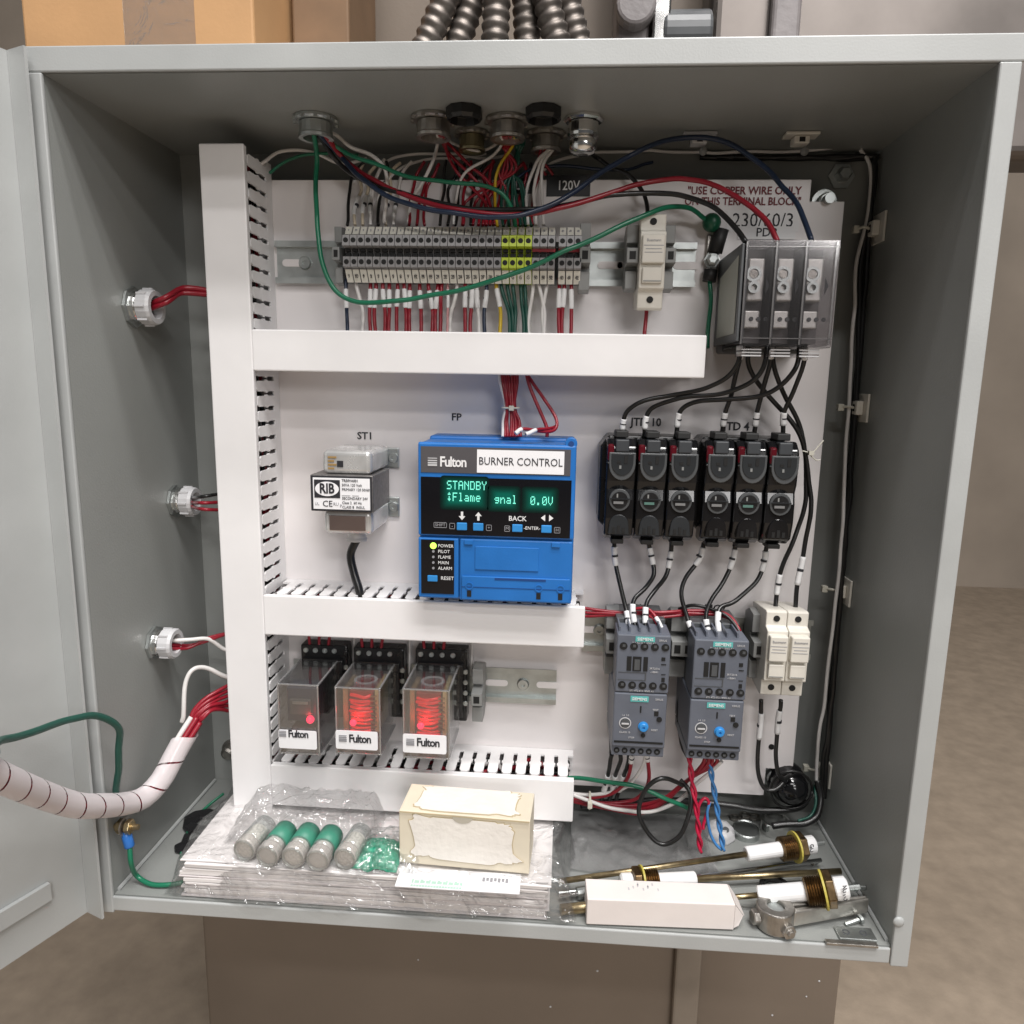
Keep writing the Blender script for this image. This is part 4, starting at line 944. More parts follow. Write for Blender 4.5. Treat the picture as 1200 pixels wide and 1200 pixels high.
for i in range(3):
    wire(['left', 'middle', 'right'][i]+' white wire hanging from the fifth roof fitting', [below(f5, -.003+.004*i, 0), (643+3*i, 175, .012), (633+4*i-4, 190+2*i, .012), (618+8*i, 226, .012), (619+9*i, 264, .026)], 'white', .0013, 'white wires from the fifth roof fitting')
for i in range(2): wire('short red wire tucked in the fifth roof fitting, '+['left', 'right'][i], [below(f5, -.006+.003*i, .001), (635+5*i, 172, .01), (632+5*i, 190, .006), (640+8*i, 205, .002)], 'red', .0012, 'short red wires in the fifth fitting')
wire('black cable leaving the chrome cord grip down to the fuse holder', [below(f6, 0, 0, -.022), (697, 182, .004), (715, 195, .004), (735, 205, .010), (750, 222, .014), (757, 240, .022), (758, 254, .030)], 'black', .0017)
wire('thin white wire along the back under the roof', [(622, 262, .01), (630, 220, .004), (645, 192, 0), (680, 181, -.012), (740, 177, -.020), (800, 179, -.025), (860, 178, -.028), (930, 177, -.03), (985, 172, -.03)], 'white', .0013)
wire('thin navy wire along the back under the roof', [(604, 210, .01), (625, 197, .004), (660, 196, 0), (700, 198, -.004), (735, 198, -.008), (765, 190, -.016)], 'navy', .0013)
wire('white wire looping behind the bundle above the strip', [(433, 262, .012), (437, 225, .008), (452, 192, .002), (490, 181, -.004), (530, 180, -.01), (560, 186, -.012), (600, 180, -.02)], 'white', .0012)
wire('second white wire looping behind the bundle above the strip', [(440, 262, .012), (448, 222, .008), (470, 195, .002), (505, 187, -.004), (540, 186, -.01), (570, 180, -.012)], 'white', .0011)
# upper side wires entering the strip
upc = ['black', 'tan', 'tan', 'white', 'black', 'tan', 'white', None, 'red', 'red', 'red', None, 'black', 'black', 'black', 'red', 'black', 'red', 'red', 'black', None, 'red', 'red', 'black', 'red']
j = 0
for i, c in enumerate(upc):
    if not c: continue
    xp = 407+9.05*i
    wire('%s wire entering terminal strip from above, %s from the left' % ({'tan': 'cream'}.get(c, c), ordw(j)),
         [(xp+random.uniform(6, 26), 186+random.uniform(0, 6), .004), (xp+random.uniform(4, 14), 204, .005), (xp+random.uniform(0, 8), 222, .007), (xp+random.uniform(-1, 3), 243, .014), (xp, 264, .024)],
         c, .0013, 'wires entering the strip from above', marks=((.62, .86),) if c in ('tan', 'white') else ()); j += 1
# lower side wires dropping into the duct
low = [(407, 408, 'navy', 1), (417, 425, 'white', 0), (434, 434, 'red', 1), (440, 439, 'red', 1), (449, 452, 'red', 1), (456, 457, 'red', 1), (466, 465, 'red', 1), (473, 475, 'red', 1), (481, 480, 'red', 1), (492, 494, 'red', 1),
       (503, 507, 'red', 1), (514, 511, 'red', 1), (518, 516, 'red', 0), (526, 524, 'pink', 1), (536, 528, 'white', 0), (545, 545, 'red', 1), (552, 552, 'red', 1), (560, 562, 'white', 1), (569, 567, 'navy', 1), (581, 585, 'yellow', 1),
       (589, 596, 'dgreen', 0), (595, 600, 'dgreen', 0), (601, 605, 'dgreen', 0), (610, 613, 'dgreen', 0), (616, 617, 'dgreen', 0), (623, 621, 'white', 0), (632, 638, 'white', 0), (642, 636, 'white', 0), (655, 656, 'red', 1), (661, 659, 'red', 1), (669, 668, 'red', 1)]
for i, (a, b, c, mk) in enumerate(low):
    wire('%s wire dropping from the strip into the duct, %s from the left' % ({'dgreen': 'dark green', 'navy': 'navy blue'}.get(c, c), ordw(i)),
         [(a, 326, .026), (a, 336, .028), ((a+b)/2, 352, .030), (b, 368, .030), (b, 392, .032), (b, 402, .032)], c, .00155 if c != 'pink' else .001, 'wires dropping from the strip into the duct', marks=((.26, .52),) if mk else ())
wire('red wire under the single fuse holder', [(758, 358, .026), (758, 372, .028), (757, 392, .03), (757, 405, .03)], 'red', .0016)
wire('dark green wire dropping from the ground lug into the duct', [(832, 328, .006), (833, 350, .010), (831, 380, .014), (829, 408, .018)], 'green', .0018)
# duct to burner controller
for i in range(8):
    c = 'white' if i in (0,) else 'red'
    wire('%s wire, %s from the left in the tied bundle above the burner controller' % (c, ordw(i)), [(584+3*i, 430, .030), (586+2.9*i, 448, .030), (592+1.7*i, 478, .030+.001*(i % 3)), (589+2.9*i, 494, .032), (589+3*i, 512, .036)], c, .0013, 'tied wires above the burner controller')
q = ph(598.5, 478, .031)
o = MB()
o.tube([q+Vector((.0068*math.cos(a), .0035*math.sin(a), 0)) for a in [2*math.pi*k/16 for k in range(17)]], .0009, 6, samp=1); o.box(q.x-.001, q.x+.003, q.y-.0062, q.y-.0032, q.z-.002, q.z+.002)
tag(o.build('cable_tie', tiew), 'cable tie round the red bundle above the burner controller', 'cable tie')
wire('red wire bowing right between duct and burner controller', [(614, 430, .03), (620, 450, .032), (632, 478, .034), (640, 500, .036), (641, 512, .038)], 'red', .0015)
wire('outer red wire bowing round onto the top of the burner controller', [(613, 430, .03), (626, 452, .032), (643, 475, .036), (652, 494, .042), (648, 505, .048), (630, 505, .055), (612, 503, .060), (604, 508, .064)], 'red', .0014, marks=((.88, 1),))
wire('second red wire lying on top of the burner controller', [(650, 500, .040), (640, 503, .05), (628, 504, .058), (616, 509, .066)], 'red', .0013, marks=((.7, 1),))
# distribution block to fuse blocks
pw_ = 'black wires between distribution block and fuse blocks'
R = .0019
wire('black wire from left pole to first pole of the left fuse block', [(867, 404, .06), (866, 424, .060), (848, 445, .052), (810, 459, .044), (768, 466, .040), (740, 478, .040), (731, 490, .038), (728, 512, .036)], 'black', R, pw_, ((.02, .10), (.86, .94)))
wire('black wire from middle pole to second pole of the left fuse block', [(900, 404, .06), (897, 428, .062), (880, 447, .058), (845, 462, .050), (800, 466, .044), (770, 475, .040), (758, 488, .038), (755, 514, .036)], 'black', R, pw_, ((.86, .94),))
wire('black wire from right pole to third pole of the left fuse block', [(937, 404, .06), (932, 432, .064), (915, 452, .060), (885, 465, .054), (845, 468, .048), (812, 472, .042), (796, 484, .038), (792, 512, .036)], 'black', R, pw_, ((.86, .94),))
wire('black wire from left pole to first pole of the right fuse block', [(869, 404, .055), (866, 425, .05), (858, 460, .044), (850, 484, .040), (845, 516, .036)], 'black', R, pw_, ((.08, .2), (.76, .88)))
wire('black wire from middle pole to second pole of the right fuse block', [(903, 404, .055), (902, 425, .05), (895, 455, .044), (886, 484, .040), (882, 516, .036)], 'black', R, pw_, ((.08, .2), (.76, .88)))
wire('black wire from right pole to third pole of the right fuse block', [(943, 404, .055), (941, 425, .05), (930, 458, .044), (919, 484, .040), (917, 516, .036)], 'black', R, pw_, ((.08, .2), (.76, .88)))
wire('outer long black wire round the right fuse block to two-pole fuse holder', [(876, 408, .04), (878, 430, .036), (895, 458, .032), (920, 486, .030), (940, 516, .028), (948, 550, .028), (949, 600, .028), (942, 645, .028), (934, 690, .030), (932, 726, .034)], 'black', R, 'long black wires to the two-pole fuse holder', ((.80, .88),))
wire('inner long black wire round the right fuse block to two-pole fuse holder', [(905, 408, .04), (908, 435, .036), (922, 468, .030), (938, 500, .026), (945, 535, .026), (945, 585, .026), (932, 630, .028), (917, 668, .030), (909, 700, .030), (906, 726, .034)], 'black', R, 'long black wires to the two-pole fuse holder', ((.80, .88),))
q = ph(949, 530, .028); o = MB().tube([q+Vector((-.006, 0, .001)), q+Vector((.001, -.002, 0)), q+Vector((.006, -.001, .005)), q+Vector((.010, 0, .010))], .0006, 6); o.tube([q+Vector((-.001, -.001, -.001)), q+Vector((.005, 0, -.006)), q+Vector((.009, 0, -.006))], .0006, 6); o.box(q.x-.002, q.x+.002, q.y-.005, q.y-.001, q.z-.002, q.z+.0015)
tag(o.build('cable_tie', tiew), 'cable tie with loose tails on black wires right of fuse blocks', 'cable tie')
# fuse blocks to contactors
fc = 'black wires between fuse blocks and contactors'
wire('left black wire from the left fuse block to the first contactor', [(720, 634, .03), (721, 655, .030), (725, 680, .034), (731, 705, .040), (735, 724, .048), (737, 746, .058)], 'black', R, fc, ((.08, .26), (.72, .9)))
wire('middle black wire from the left fuse block to the first contactor', [(760, 634, .03), (763, 655, .030), (765, 673, .034), (755, 688, .036), (744, 701, .042), (742, 720, .048), (746, 745, .058)], 'black', R, fc, ((.08, .24), (.74, .9)))
wire('right black wire from the left fuse block to the first contactor', [(787, 636, .03), (785, 658, .030), (780, 676, .034), (768, 692, .036), (758, 706, .042), (756, 722, .048), (757, 745, .058)], 'black', R, fc, ((.08, .24), (.74, .9)))
wire('left black wire from the right fuse block to the second contactor', [(825, 636, .03), (819, 655, .030), (806, 675, .034), (799, 698, .038), (804, 720, .042), (811, 738, .050), (818, 752, .06)], 'black', R, fc, ((.06, .24), (.74, .92)))
wire('middle black wire from the right fuse block to the second contactor', [(861, 638, .03), (858, 658, .030), (848, 682, .034), (834, 702, .040), (828, 718, .044), (829, 736, .050), (834, 752, .06)], 'black', R, fc, ((.06, .24), (.74, .92)))
wire('right black wire from the right fuse block to the second contactor', [(899, 638, .03), (896, 660, .030), (885, 684, .034), (862, 704, .038), (844, 712, .042), (841, 728, .050), (846, 752, .06)], 'black', R, fc, ((.06, .24), (.74, .92)))
wire('left black wire hooking below the two-pole fuse holder', [(892, 820, .03), (891, 845, .028), (888, 880, .026), (889, 908, .028), (897, 924, .03), (909, 925, .03), (918, 917, .026)], 'black', R, 'black wires below the two-pole fuse holder', ((.10, .26),))
wire('right black wire hooking below the two-pole fuse holder', [(915, 820, .03), (912, 845, .028), (909, 880, .026), (911, 902, .028), (918, 912, .024), (928, 908, .018)], 'black', R, 'black wires below the two-pole fuse holder', ((.10, .28),))
# control wires across the contactor tops
for i in range(3):
    wire('%s red control wire from the middle duct across the contactors' % ['upper', 'centre', 'lower'][i], [(678, 712+4*i, .03), (705, 715+3*i, .034), (735, 717+2*i, .036), (775, 717+3*i, .040), (815, 716+2*i, .036), (845, 718+2*i, .038), (861, 730, .048), (866+3*i, 752, .058)], 'red', .0015, 'red control wires across the contactors')
wire('pink wire with white sleeve dropping into the first contactor', [(742, 714, .04), (758, 714, .044), (768, 724, .050), (775, 736, .056), (780, 748, .062)], 'red', .0014, None, ((.5, .8),))
wire('red wire ending in the top right of the first contactor', [(752, 718, .04), (766, 724, .046), (772, 736, .054), (776, 748, .062)], 'red', .0014)
wire('black wire crossing in front of the second contactor shelf', [(795, 714, .03), (812, 710, .034), (835, 714, .038), (852, 722, .044), (864, 738, .052), (872, 752, .06)], 'black', .0015)
wire('black wire running down the left side of first contactor', [(722, 780, .02), (717, 820, .02), (716, 850, .022), (716, 892, .026)], 'black', .0014)
wire('black wire running down the left side of second contactor', [(800, 790, .02), (795, 830, .022), (797, 868, .03), (806, 888, .04)], 'black', .0014)
# wires under overload relays
for i, (a, b) in enumerate(((717, 706), (727, 716), (737, 724))):
    wire('%s sleeved black wire leaving the left overload relay' % ['left', 'middle', 'right'][i], [(a, 884, .045), (a-3, 900, .040), ((a+b)/2-1, 914, .034), (b, 932, .026), (b-4, 944, .016)], 'black', .0019, 'sleeved black wires under the left overload relay', ((.42, .66),))
wire('red wire leaving the left overload relay leftwards', [(741, 884, .05), (739, 900, .044), (733, 916, .038), (715, 930, .032), (690, 936, .030), (668, 937, .03)], 'red', .0017, None, ((.0, .12),))
wire('white wire from the left overload relay into the lower duct', [(757, 884, .05), (752, 900, .044), (738, 918, .036), (715, 929, .032), (690, 931, .03), (668, 929, .03)], 'white', .0016)
wire('short red wire hooking under the left overload relay', [(758, 884, .05), (760, 898, .046), (761, 912, .042), (756, 926, .036), (742, 938, .030), (715, 942, .03), (690, 940, .03)], 'red', .0017, None, ((.0, .10),))
wire('green wire running from the lower duct across the cabinet bottom', [(664, 912, .030), (700, 914, .040), (740, 921, .046), (775, 934, .048), (808, 948, .046)], 'green', .0020)
wire('black wire bent into a loose open ring above the cabinet floor', [(800, 920, .05), (775, 912, .055), (755, 926, .058), (749, 950, .060), (757, 975, .062), (777, 990, .064), (797, 980, .064), (808, 955, .060), (809, 930, .054), (797, 914, .046)], 'black', .0020)
for i in range(4):
    wire('%s red wire sagging between lower duct and right overload relay' % ['top', 'second', 'third', 'bottom'][i], [(668, 935+i, .028), (692, 938+2*i, .030), (720, 943+2*i, .032), (755, 944+3*i, .032), (785, 930+2*i, .036), (808, 912, .042), (822+5*i, 896, .050), (826+5*i, 886, .054)], 'red', .0017, 'red wires sagging to the right overload relay')
wire('white wire sagging below the red ones toward right overload relay', [(668, 930, .034), (695, 940, .036), (725, 950, .038), (762, 951, .040), (795, 938, .040), (822, 914, .046), (846, 892, .054)], 'white', .0017)
q = ph(691, 938, .033); o = MB().tube([q+Vector((0, .006*math.cos(a), .0075*math.sin(a))) for a in [2*math.pi*k/16 for k in range(17)]], .0011, 6, samp=1); o.box(q.x-.002, q.x+.002, q.y-.010, q.y-.006, q.z-.002, q.z+.003)
tag(o.build('cable_tie', tiew), 'cable tie round the bundle just right of the lowest duct', 'cable tie')
def twisted(lab, pts, col, r, g, ph_):
    P = smooth_path([ph(*q) for q in pts], 8); out = []
    for i, p in enumerate(P):
        a = i*.55+ph_; out.append(p+Vector((math.cos(a), math.sin(a), 0))*r*1.05)
    o = MB().tube(out, r, 8, samp=2).build('wire', WC[col] if isinstance(col, str) else col, smooth=True); tag(o, lab, 'wire', g)
crim = mat('wire_crimson', (.50, .01, .05), .3); WC['crimson'] = crim; WC['sky'] = mat('wire_light_blue', (.06, .22, .50), .3)
for i in range(2):
    twisted(['crimson wire twisted with its twin below the right overload relay', 'other crimson wire of the twisted pair under right overload relay'][i], [(808, 886, .050), (811, 915, .052), (816, 945, .056), (819, 975, .058), (821, 998, .058)], 'crimson', .0014, 'twisted crimson wires', i*math.pi)
    twisted(['blue wire twisted with its twin below the right overload relay', 'other blue wire of the twisted pair under right overload relay'][i], [(831, 888, .050), (835, 915, .050), (840, 945, .052), (844, 972, .054), (848, 996, .056)], 'sky', .0013, 'twisted blue wires', i*math.pi)
wire('crimson wire looping beside the twisted pair', [(821, 985, .058), (818, 965, .056), (819, 945, .052), (826, 935, .05), (831, 940, .05), (828, 955, .05), (824, 972, .054)], 'crimson', .0014)
wire('blue wire looping beside the twisted pair', [(832, 940, .05), (829, 955, .052), (834, 978, .054), (846, 996, .056)], 'sky', .0013)
# right side harness
hx_ = [(1008, 175, -.03), (1019, 190, -.028), (1021, 215, -.026), (1013, 262, -.024), (1004, 310, -.022), (999, 380, -.020), (996, 450, -.018), (990, 550, -.014), (985, 640, -.010), (979, 710, -.008), (970, 790, -.006), (962, 850, -.004), (957, 900, -.004), (955, 935, 0)]
wire('white wire running down the right wall corner', hx_, 'white', .0016)
for k in range(4):
    pts = [(x+7+3.2*k+2*math.sin(i*1.3+k), y+(6-2*k if i == 0 else 0), h-.003*(k % 2)) for i, (x, y, h) in enumerate(hx_)]
    pts = [ph(*q_) for q_ in [(880-20*k, 172+3*k, -.03), (960, 170+2*k, -.032)]+pts]
    for q_ in pts: q_.x = min(q_.x, W2-.0062-.0002*k); q_.y = min(q_.y, -.0045); q_.z = min(q_.z, H-.006)
    wire('black wire, %s from the white one in the right corner harness' % ordw(k), pts, 'black', .0022, 'black wires down the right wall corner')
wire('thick black cable along the cabinet back below the panel', [(944, 940, .0), (930, 948, .01), (890, 950, .01), (850, 944, .008), (800, 938, .004), (720, 940, 0), (680, 944, 0)], 'black', .0030, name='cable', cat='cable')
wire('black cable curling into the lower right floor corner', [(958, 915, .012), (962, 935, .018), (958, 955, .026), (944, 964, .03), (925, 966, .03), (905, 968, .03)], 'black', .0030, name='cable', cat='cable')
wire('grey-green wire curling down in the lower right corner', [(955, 920, .01), (957, 940, .02), (950, 955, .026), (935, 962, .03)], 'dgreen', .0012)
# black bulb shaped grommet
q = ph(927, 925, .012)
o = thing('rubber_boot', 'glossy black domed rubber boot in the lower right corner', 'boot', (q.x, q.y, q.z))
MB().lathe(q+Vector((0, .022, 0)), (0.1, -1, -.1), [(.017, 0), (.018, .006), (.0168, .016), (.0135, .024), (.008, .029), (0, .031)], 24).build('dome', gloss, o, smooth=True)
MB().tube([q+Vector((.0185*math.cos(a), -.001, .0185*math.sin(a))) for a in [2*math.pi*k/24 for k in range(25)]], .0013, 6, samp=1).build('ring_cord', WC['black'], o, smooth=True)
# adhesive tie mounts
def mount_wall(label, px, py):
    c = atx(px, py, W2-.001)
    o = thing('tie_mount', label, 'cable mount', (W2-.0004, c.y, c.z), 'adhesive cable mounts')
    m = MB().prism([(c.y-.013, c.z-.012), (c.y+.011, c.z-.012), (c.y+.011, c.z+.012), (c.y-.013, c.z+.012)], W2-.0004, W2-.0024, 'yz'); m.build('pad', cream, o, bevel=.0006)
    MB().box(W2-.0085, W2-.0026, c.y-.006, c.y+.006, c.z-.006, c.z+.006).build('saddle', cream, o, bevel=.001)
    MB().box(W2-.0088, W2-.0084, c.y-.002, c.y+.002, c.z-.003, c.z+.003).build('slot', holem, o)
    e = Vector((W2-.018, c.y+.004, c.z))
    MB().tube([Vector((W2-.0085, c.y, c.z)), Vector((W2-.014, c.y-.002, c.z+.001)), e], .0012, 6).build('tie_strap', tiew, o)
    MB().box(e.x-.003, e.x+.002, e.y-.003, e.y+.002, e.z-.003, e.z+.003).build('tie_head', tiew, o, bevel=.0006)
for lb, px, py in (('topmost white cable mount on the right wall', 1030, 268), ('second white cable mount from the top on the right wall', 1011, 478), ('third white cable mount from the top on the right wall', 991, 692), ('lowest white cable mount on the right wall', 968, 903)):
    mount_wall(lb, px, py)
for i, (px, py) in enumerate(((819, 160), (938, 160))):
    c = atz(px, py, H-.002)
    o = thing('tie_mount', ['zinc and white cable mount on the roof, left of two', 'white cable mount on the roof, right of two'][i], 'cable mount', (c.x, c.y, H-.0004), 'adhesive cable mounts')
    MB().box(c.x-.013, c.x+.013, c.y-.008, c.y+.006, H-.0026, H-.0004).build('pad', [lgrey, cream][i], o, bevel=.0006)
    MB().box(c.x-.006, c.x+.006, c.y-.006, c.y+.006, H-.0085, H-.0028).build('saddle', [lgrey, cream][i], o, bevel=.001)
    MB().box(c.x-.0022, c.x+.0022, c.y-.0064, c.y-.006, H-.0075, H-.004).build('slot', holem, o)
    MB().ball(Vector((c.x+.004, c.y, H-.013)), .0032, 10).build('tie_head', mgrey, o)
# left wall glands with their wires
def gland(label, px, py, sc=1.0):
    c = atx(px, py, -W2+.001)
    o = thing('cable_gland', label, 'cable gland', (-W2+.0003, c.y, c.z), 'cable glands in the left wall')
    P = Vector((-W2, c.y, c.z)); D = Vector((1, 0, 0)); r = .0125*sc
    MB().lathe(P+D*.0004, D, [(r*1.30, 0), (r*1.30, .0022), (r*1.15, .003), (r*.9, .003)], 8).build('locknut', zinc, o)
    MB().lathe(P, D, [(r, .0032), (r, .007), (r*.93, .007), (r*.93, .009)], 20).build('thread', chrome, o, smooth=False)
    MB().lathe(P, D, [(r*.9, .0091), (r*1.12, .0095), (r*1.14, .018), (r*1.05, .0205), (r*.74, .0205), (r*.70, .012), (0, .012)], 20).build('bushing', lgrey, o, smooth=False)
    m = MB()
    for k in range(8):
        a = 2*math.pi*k/8; m.box(P.x+.0095, P.x+.0175, P.y+r*1.15*math.cos(a)-.0008, P.y+r*1.15*math.cos(a)+.0008, P.z+r*1.15*math.sin(a)-.0008, P.z+r*1.15*math.sin(a)+.0008)
    m.build('grip_rib', lgrey, o)
    disc(MB(), 0, 0, 0, .001).build('inner_hole', holem, o) if 0 else None
    MB().lathe(P, D, [(r*.69, .0122), (r*.69, .0125), (0, .0125)], 16).build('inner_hole', holem, o)
    return P+D*.014
g1 = gland('cable gland on the left wall, topmost of three', 157, 360)
g2 = gland('cable gland on the left wall, middle of three', 206, 587, .92)
g3 = gland('cable gland on the left wall, lowest of three', 182, 753, .92)
for i in range(2): wire('%s thick red wire from the top left gland into the duct' % ['upper', 'lower'][i], [g1+Vector((0, .001, .003-.004*i)), ph(195, 348+5*i, .050), ph(215, 337+6*i, .036), ph(250, 342+4*i, .03), ph(262, 345, .03)], 'red', .0022, 'red wires from the top left gland')
for i in range(3): wire('%s wire from the middle left gland into the duct' % ['black', 'upper red', 'lower red'][i], [g2+Vector((0, .001, .003-.003*i)), ph(236, 583+7*i, .045), ph(258, 580+9*i, .034), ph(272, 580+10*i, .03)], ['black', 'red', 'red'][i], .0015, 'wires from the middle left gland')
wire('white wire from the lowest left gland into the duct', [g3+Vector((0, 0, .003)), (225, 750, .045), (245, 750, .036), (262, 760, .030), (275, 765, .03)], 'white', .0018)
for i in range(2): wire('%s red wire from the lowest left gland' % ['upper', 'lower'][i], [g3+Vector((0, .001, -.002-.003*i)), ph(222, 757+2*i, .042), ph(245, 750-2*i, .034), ph(268, 742, .03)], 'red', .0016, 'red wires from the lowest left gland')
# spiral wrapped harness out to the door
sp = [ph(228, 846, .058), ph(214, 868, .068), ph(202, 890, .078), ph(188, 915, .090), ph(168, 935, .105), ph(145, 942, .125), ph(120, 944, .150), ph(92, 944, .175), ph(60, 935, .20), ph(10, 915, .24), ph(-60, 880, .28), ph(-140, 830, .32), Vector((-.412, -.43, .335))]
def helix(path, r, pitch_, gap):
    P = smooth_path(path, 24); L = [0]
    for i in range(1, len(P)): L.append(L[-1]+(P[i]-P[i-1]).length)
    frames = []; u = None
    for i, p in enumerate(P):
        d = (P[min(i+1, len(P)-1)]-P[max(i-1, 0)]).normalized()
        if u is None: u, _ = MB().frame(d)
        u = (u-d*u.dot(d)).normalized(); frames.append((p, u, d.cross(u), d))
    def pt(s, a):
        s = max(0, min(L[-1]-1e-6, s)); i = 0
        lo, hi = 0, len(L)-1
        while hi-lo > 1:
            mid = (lo+hi)//2
            if L[mid] <= s: lo = mid
            else: hi = mid
        p, u_, w_, d_ = frames[lo]; p = p+d_*(s-L[lo])
        return p+u_*(r*math.cos(a))+w_*(r*math.sin(a))
    m = MB(); turns = L[-1]/pitch_; n = int(turns*22); V = []; Fc = []
    for k in range(n+1):
        a = k*2*math.pi/22; s = k*pitch_/22
        for j_ in range(4): V.append(pt(s+(pitch_-gap)*j_/3, a))
    for k in range(n):
        for j_ in range(3): Fc.append((k*4+j_, (k+1)*4+j_, (k+1)*4+j_+1, k*4+j_+1))
    m.add(V, Fc); return m
wrapm = clear('milky_spiral_wrap', (.95, .90, .91), .18, .05, milky=.70, milkcol=(.84, .79, .80))
sw = thing('spiral_wrapped_harness', 'wire harness in milky white spiral wrap curving out to the door', 'cable harness', sp[0])
helix(sp, .0090, .0240, .0016).build('spiral_wrap', wrapm, sw, smooth=True)
for i in range(7):
    a = 2*math.pi*i/6; off = Vector((.0052*math.cos(a), 0, .0052*math.sin(a))) if i < 6 else Vector((0, 0, 0))
    MB().tube([p+off for p in sp], .0024, 8).build('core_wire', WC['red'] if i != 2 else WC['white'], sw, smooth=True)
for i in range(6):
    wire('bright red wire, %s from the top, entering spiral wrap from the duct' % ordw(i), [(226+1.5*i-4, 850, .060-.001*i), (229+2.4*i-3, 834+1.5*i, .056), (243+1.5*i, 818+3*i, .048), (268, 803+6*i, .032)], 'red', .0018, 'red wires between spiral wrap and duct')
wire('white wire arching from the spiral wrap into the duct', [(213, 846, .062), (216, 825, .060), (218, 800, .055), (226, 785, .050), (240, 783, .042), (268, 794, .030)], 'white', .0020)
wire('dark green wire hooking down near the left door edge', [Vector((-.412, -.45, .20)), ph(-60, 900, .30), ph(0, 870, .25), ph(60, 850, .20), ph(105, 838, .165), ph(128, 843, .150), ph(140, 858, .140), ph(140, 890, .136), ph(137, 925, .130), ph(134, 955, .128)], 'dgreen', .0026)
# ground stud
c = atx(140, 968, -W2+.004)
o = thing('ground_stud', 'brass ground stud with nuts on the lower left wall', 'stud', (-W2, c.y, c.z))
MB().cyl((-W2+.0003, c.y, c.z), (-W2+.020, c.y, c.z), .0024, 12).build('threaded_stud', brass, o)
for d_ in (.003, .010): MB().lathe((-W2+d_, c.y, c.z), (1, 0, 0), [(.0062, 0), (.0062, .0045)], 6).build('nut', brass, o, bevel=.0006)
MB().lathe((-W2+.0076, c.y, c.z), (1, 0, 0), [(.0075, 0), (.0075, .0012)], 18).build('washer', dullmet, o)
lc = Vector((-W2+.012, c.y-.001, c.z-.011))
gw = thing('ground_wire', 'green ground wire with blue ring terminal below the brass stud', 'wire', lc)
MB().lathe(Vector((-W2+.0088, c.y, c.z-.004)), (.25, -.1, -1), [(.0030, 0), (.0040, .004), (.0040, .013), (.0032, .014)], 12).build('ring_terminal', mat('blue_crimp', (.03, .17, .55), .35), gw, smooth=True)
MB().tube([Vector((-W2+.0125, c.y-.002, c.z-.017)), Vector((-W2+.014, c.y-.004, max(.022, c.z-.030))), atz(160, 1026, .008), atz(176, 1036, .003), atz(196, 1037, .003), atz(215, 1034, .003)], .0020, 8).build('insulated_wire', WC['green'], gw, smooth=True)
wire('thin green wire lying along the left of the cabinet floor', [atz(262, 930, .01), atz(238, 950, .003), atz(222, 972, .002), atz(214, 995, .002), atz(212, 1006, .002)], 'green', .0014)
# ------------------------------------------------------------------ things on the cabinet floor
# black plastic hook pieces
for i, (pts, th) in enumerate((([(214, 972), (216, 960), (228, 953), (246, 950), (259, 954), (252, 959), (236, 961), (229, 967), (236, 970), (250, 971), (249, 977), (234, 979), (226, 975), (222, 981)], .007), ([(205, 1001), (204, 994), (212, 990), (216, 980), (223, 979), (221, 989), (229, 984), (236, 985), (231, 991), (243, 991), (241, 996), (226, 998), (214, 1003)], .006))):
    P = [atz(x, y, .0 if i else .001) for x, y in pts]
    o = MB().prism([(p.x, p.y) for p in P], .0004, th*.6, 'xy').build('plastic_hook', black, bevel=.0015)
    tag(o, ['black plastic hook piece further back on the cabinet floor left', 'black plastic hook piece nearer the bag on the floor'][i], 'hook', 'black plastic hook pieces')
# paper stack in a clear bag
BL, BR = atz(203, 1056, .002), atz(650, 1080, .002)
xa, xb = BL.x, BR.x; yf = -.1742; yk = -.062
st = thing('document_stack', 'thick stack of folded white documents inside the clear bag', 'documents', ((xa+xb)/2, yf, .0015))
zc = .0012
pm = [mat('page_white', (.82, .79, .78), .6, var=.03), mat('page_pinkish', (.76, .71, .71), .6), mat('page_grey', (.66, .63, .63), .6)]
for k in range(16):
    th = random.choice((.0008, .0014, .0026)); j1, j2, j3 = random.uniform(-.003, .003), random.uniform(-.003, .003), random.uniform(0, .003)
    n = 16; V = []; Fc = []
    for i in range(n+1):
        x = xa+j1+.004+(xb-xa-.010+j2-j1)*i/n; wv = .0005*math.sin(i*.8+k*2.1)
        V += [(x, yf+j3, zc+wv*(k > 1)), (x, yk, zc), (x, yk, zc+th), (x, yf+j3, zc+th+wv*(k > 1))]
    for i in range(n):
        a_ = i*4; b_ = a_+4
        for q_ in range(4): Fc.append((a_+q_, a_+(q_+1) % 4, b_+(q_+1) % 4, b_+q_))
    Fc += [(0, 3, 2, 1), (n*4, n*4+1, n*4+2, n*4+3)]
    MB().add(V, Fc).build('sheet', pm[0 if k % 4 else (1 if k % 3 else 2)], st)
    zc += th+.00015
ZS = zc+.0005
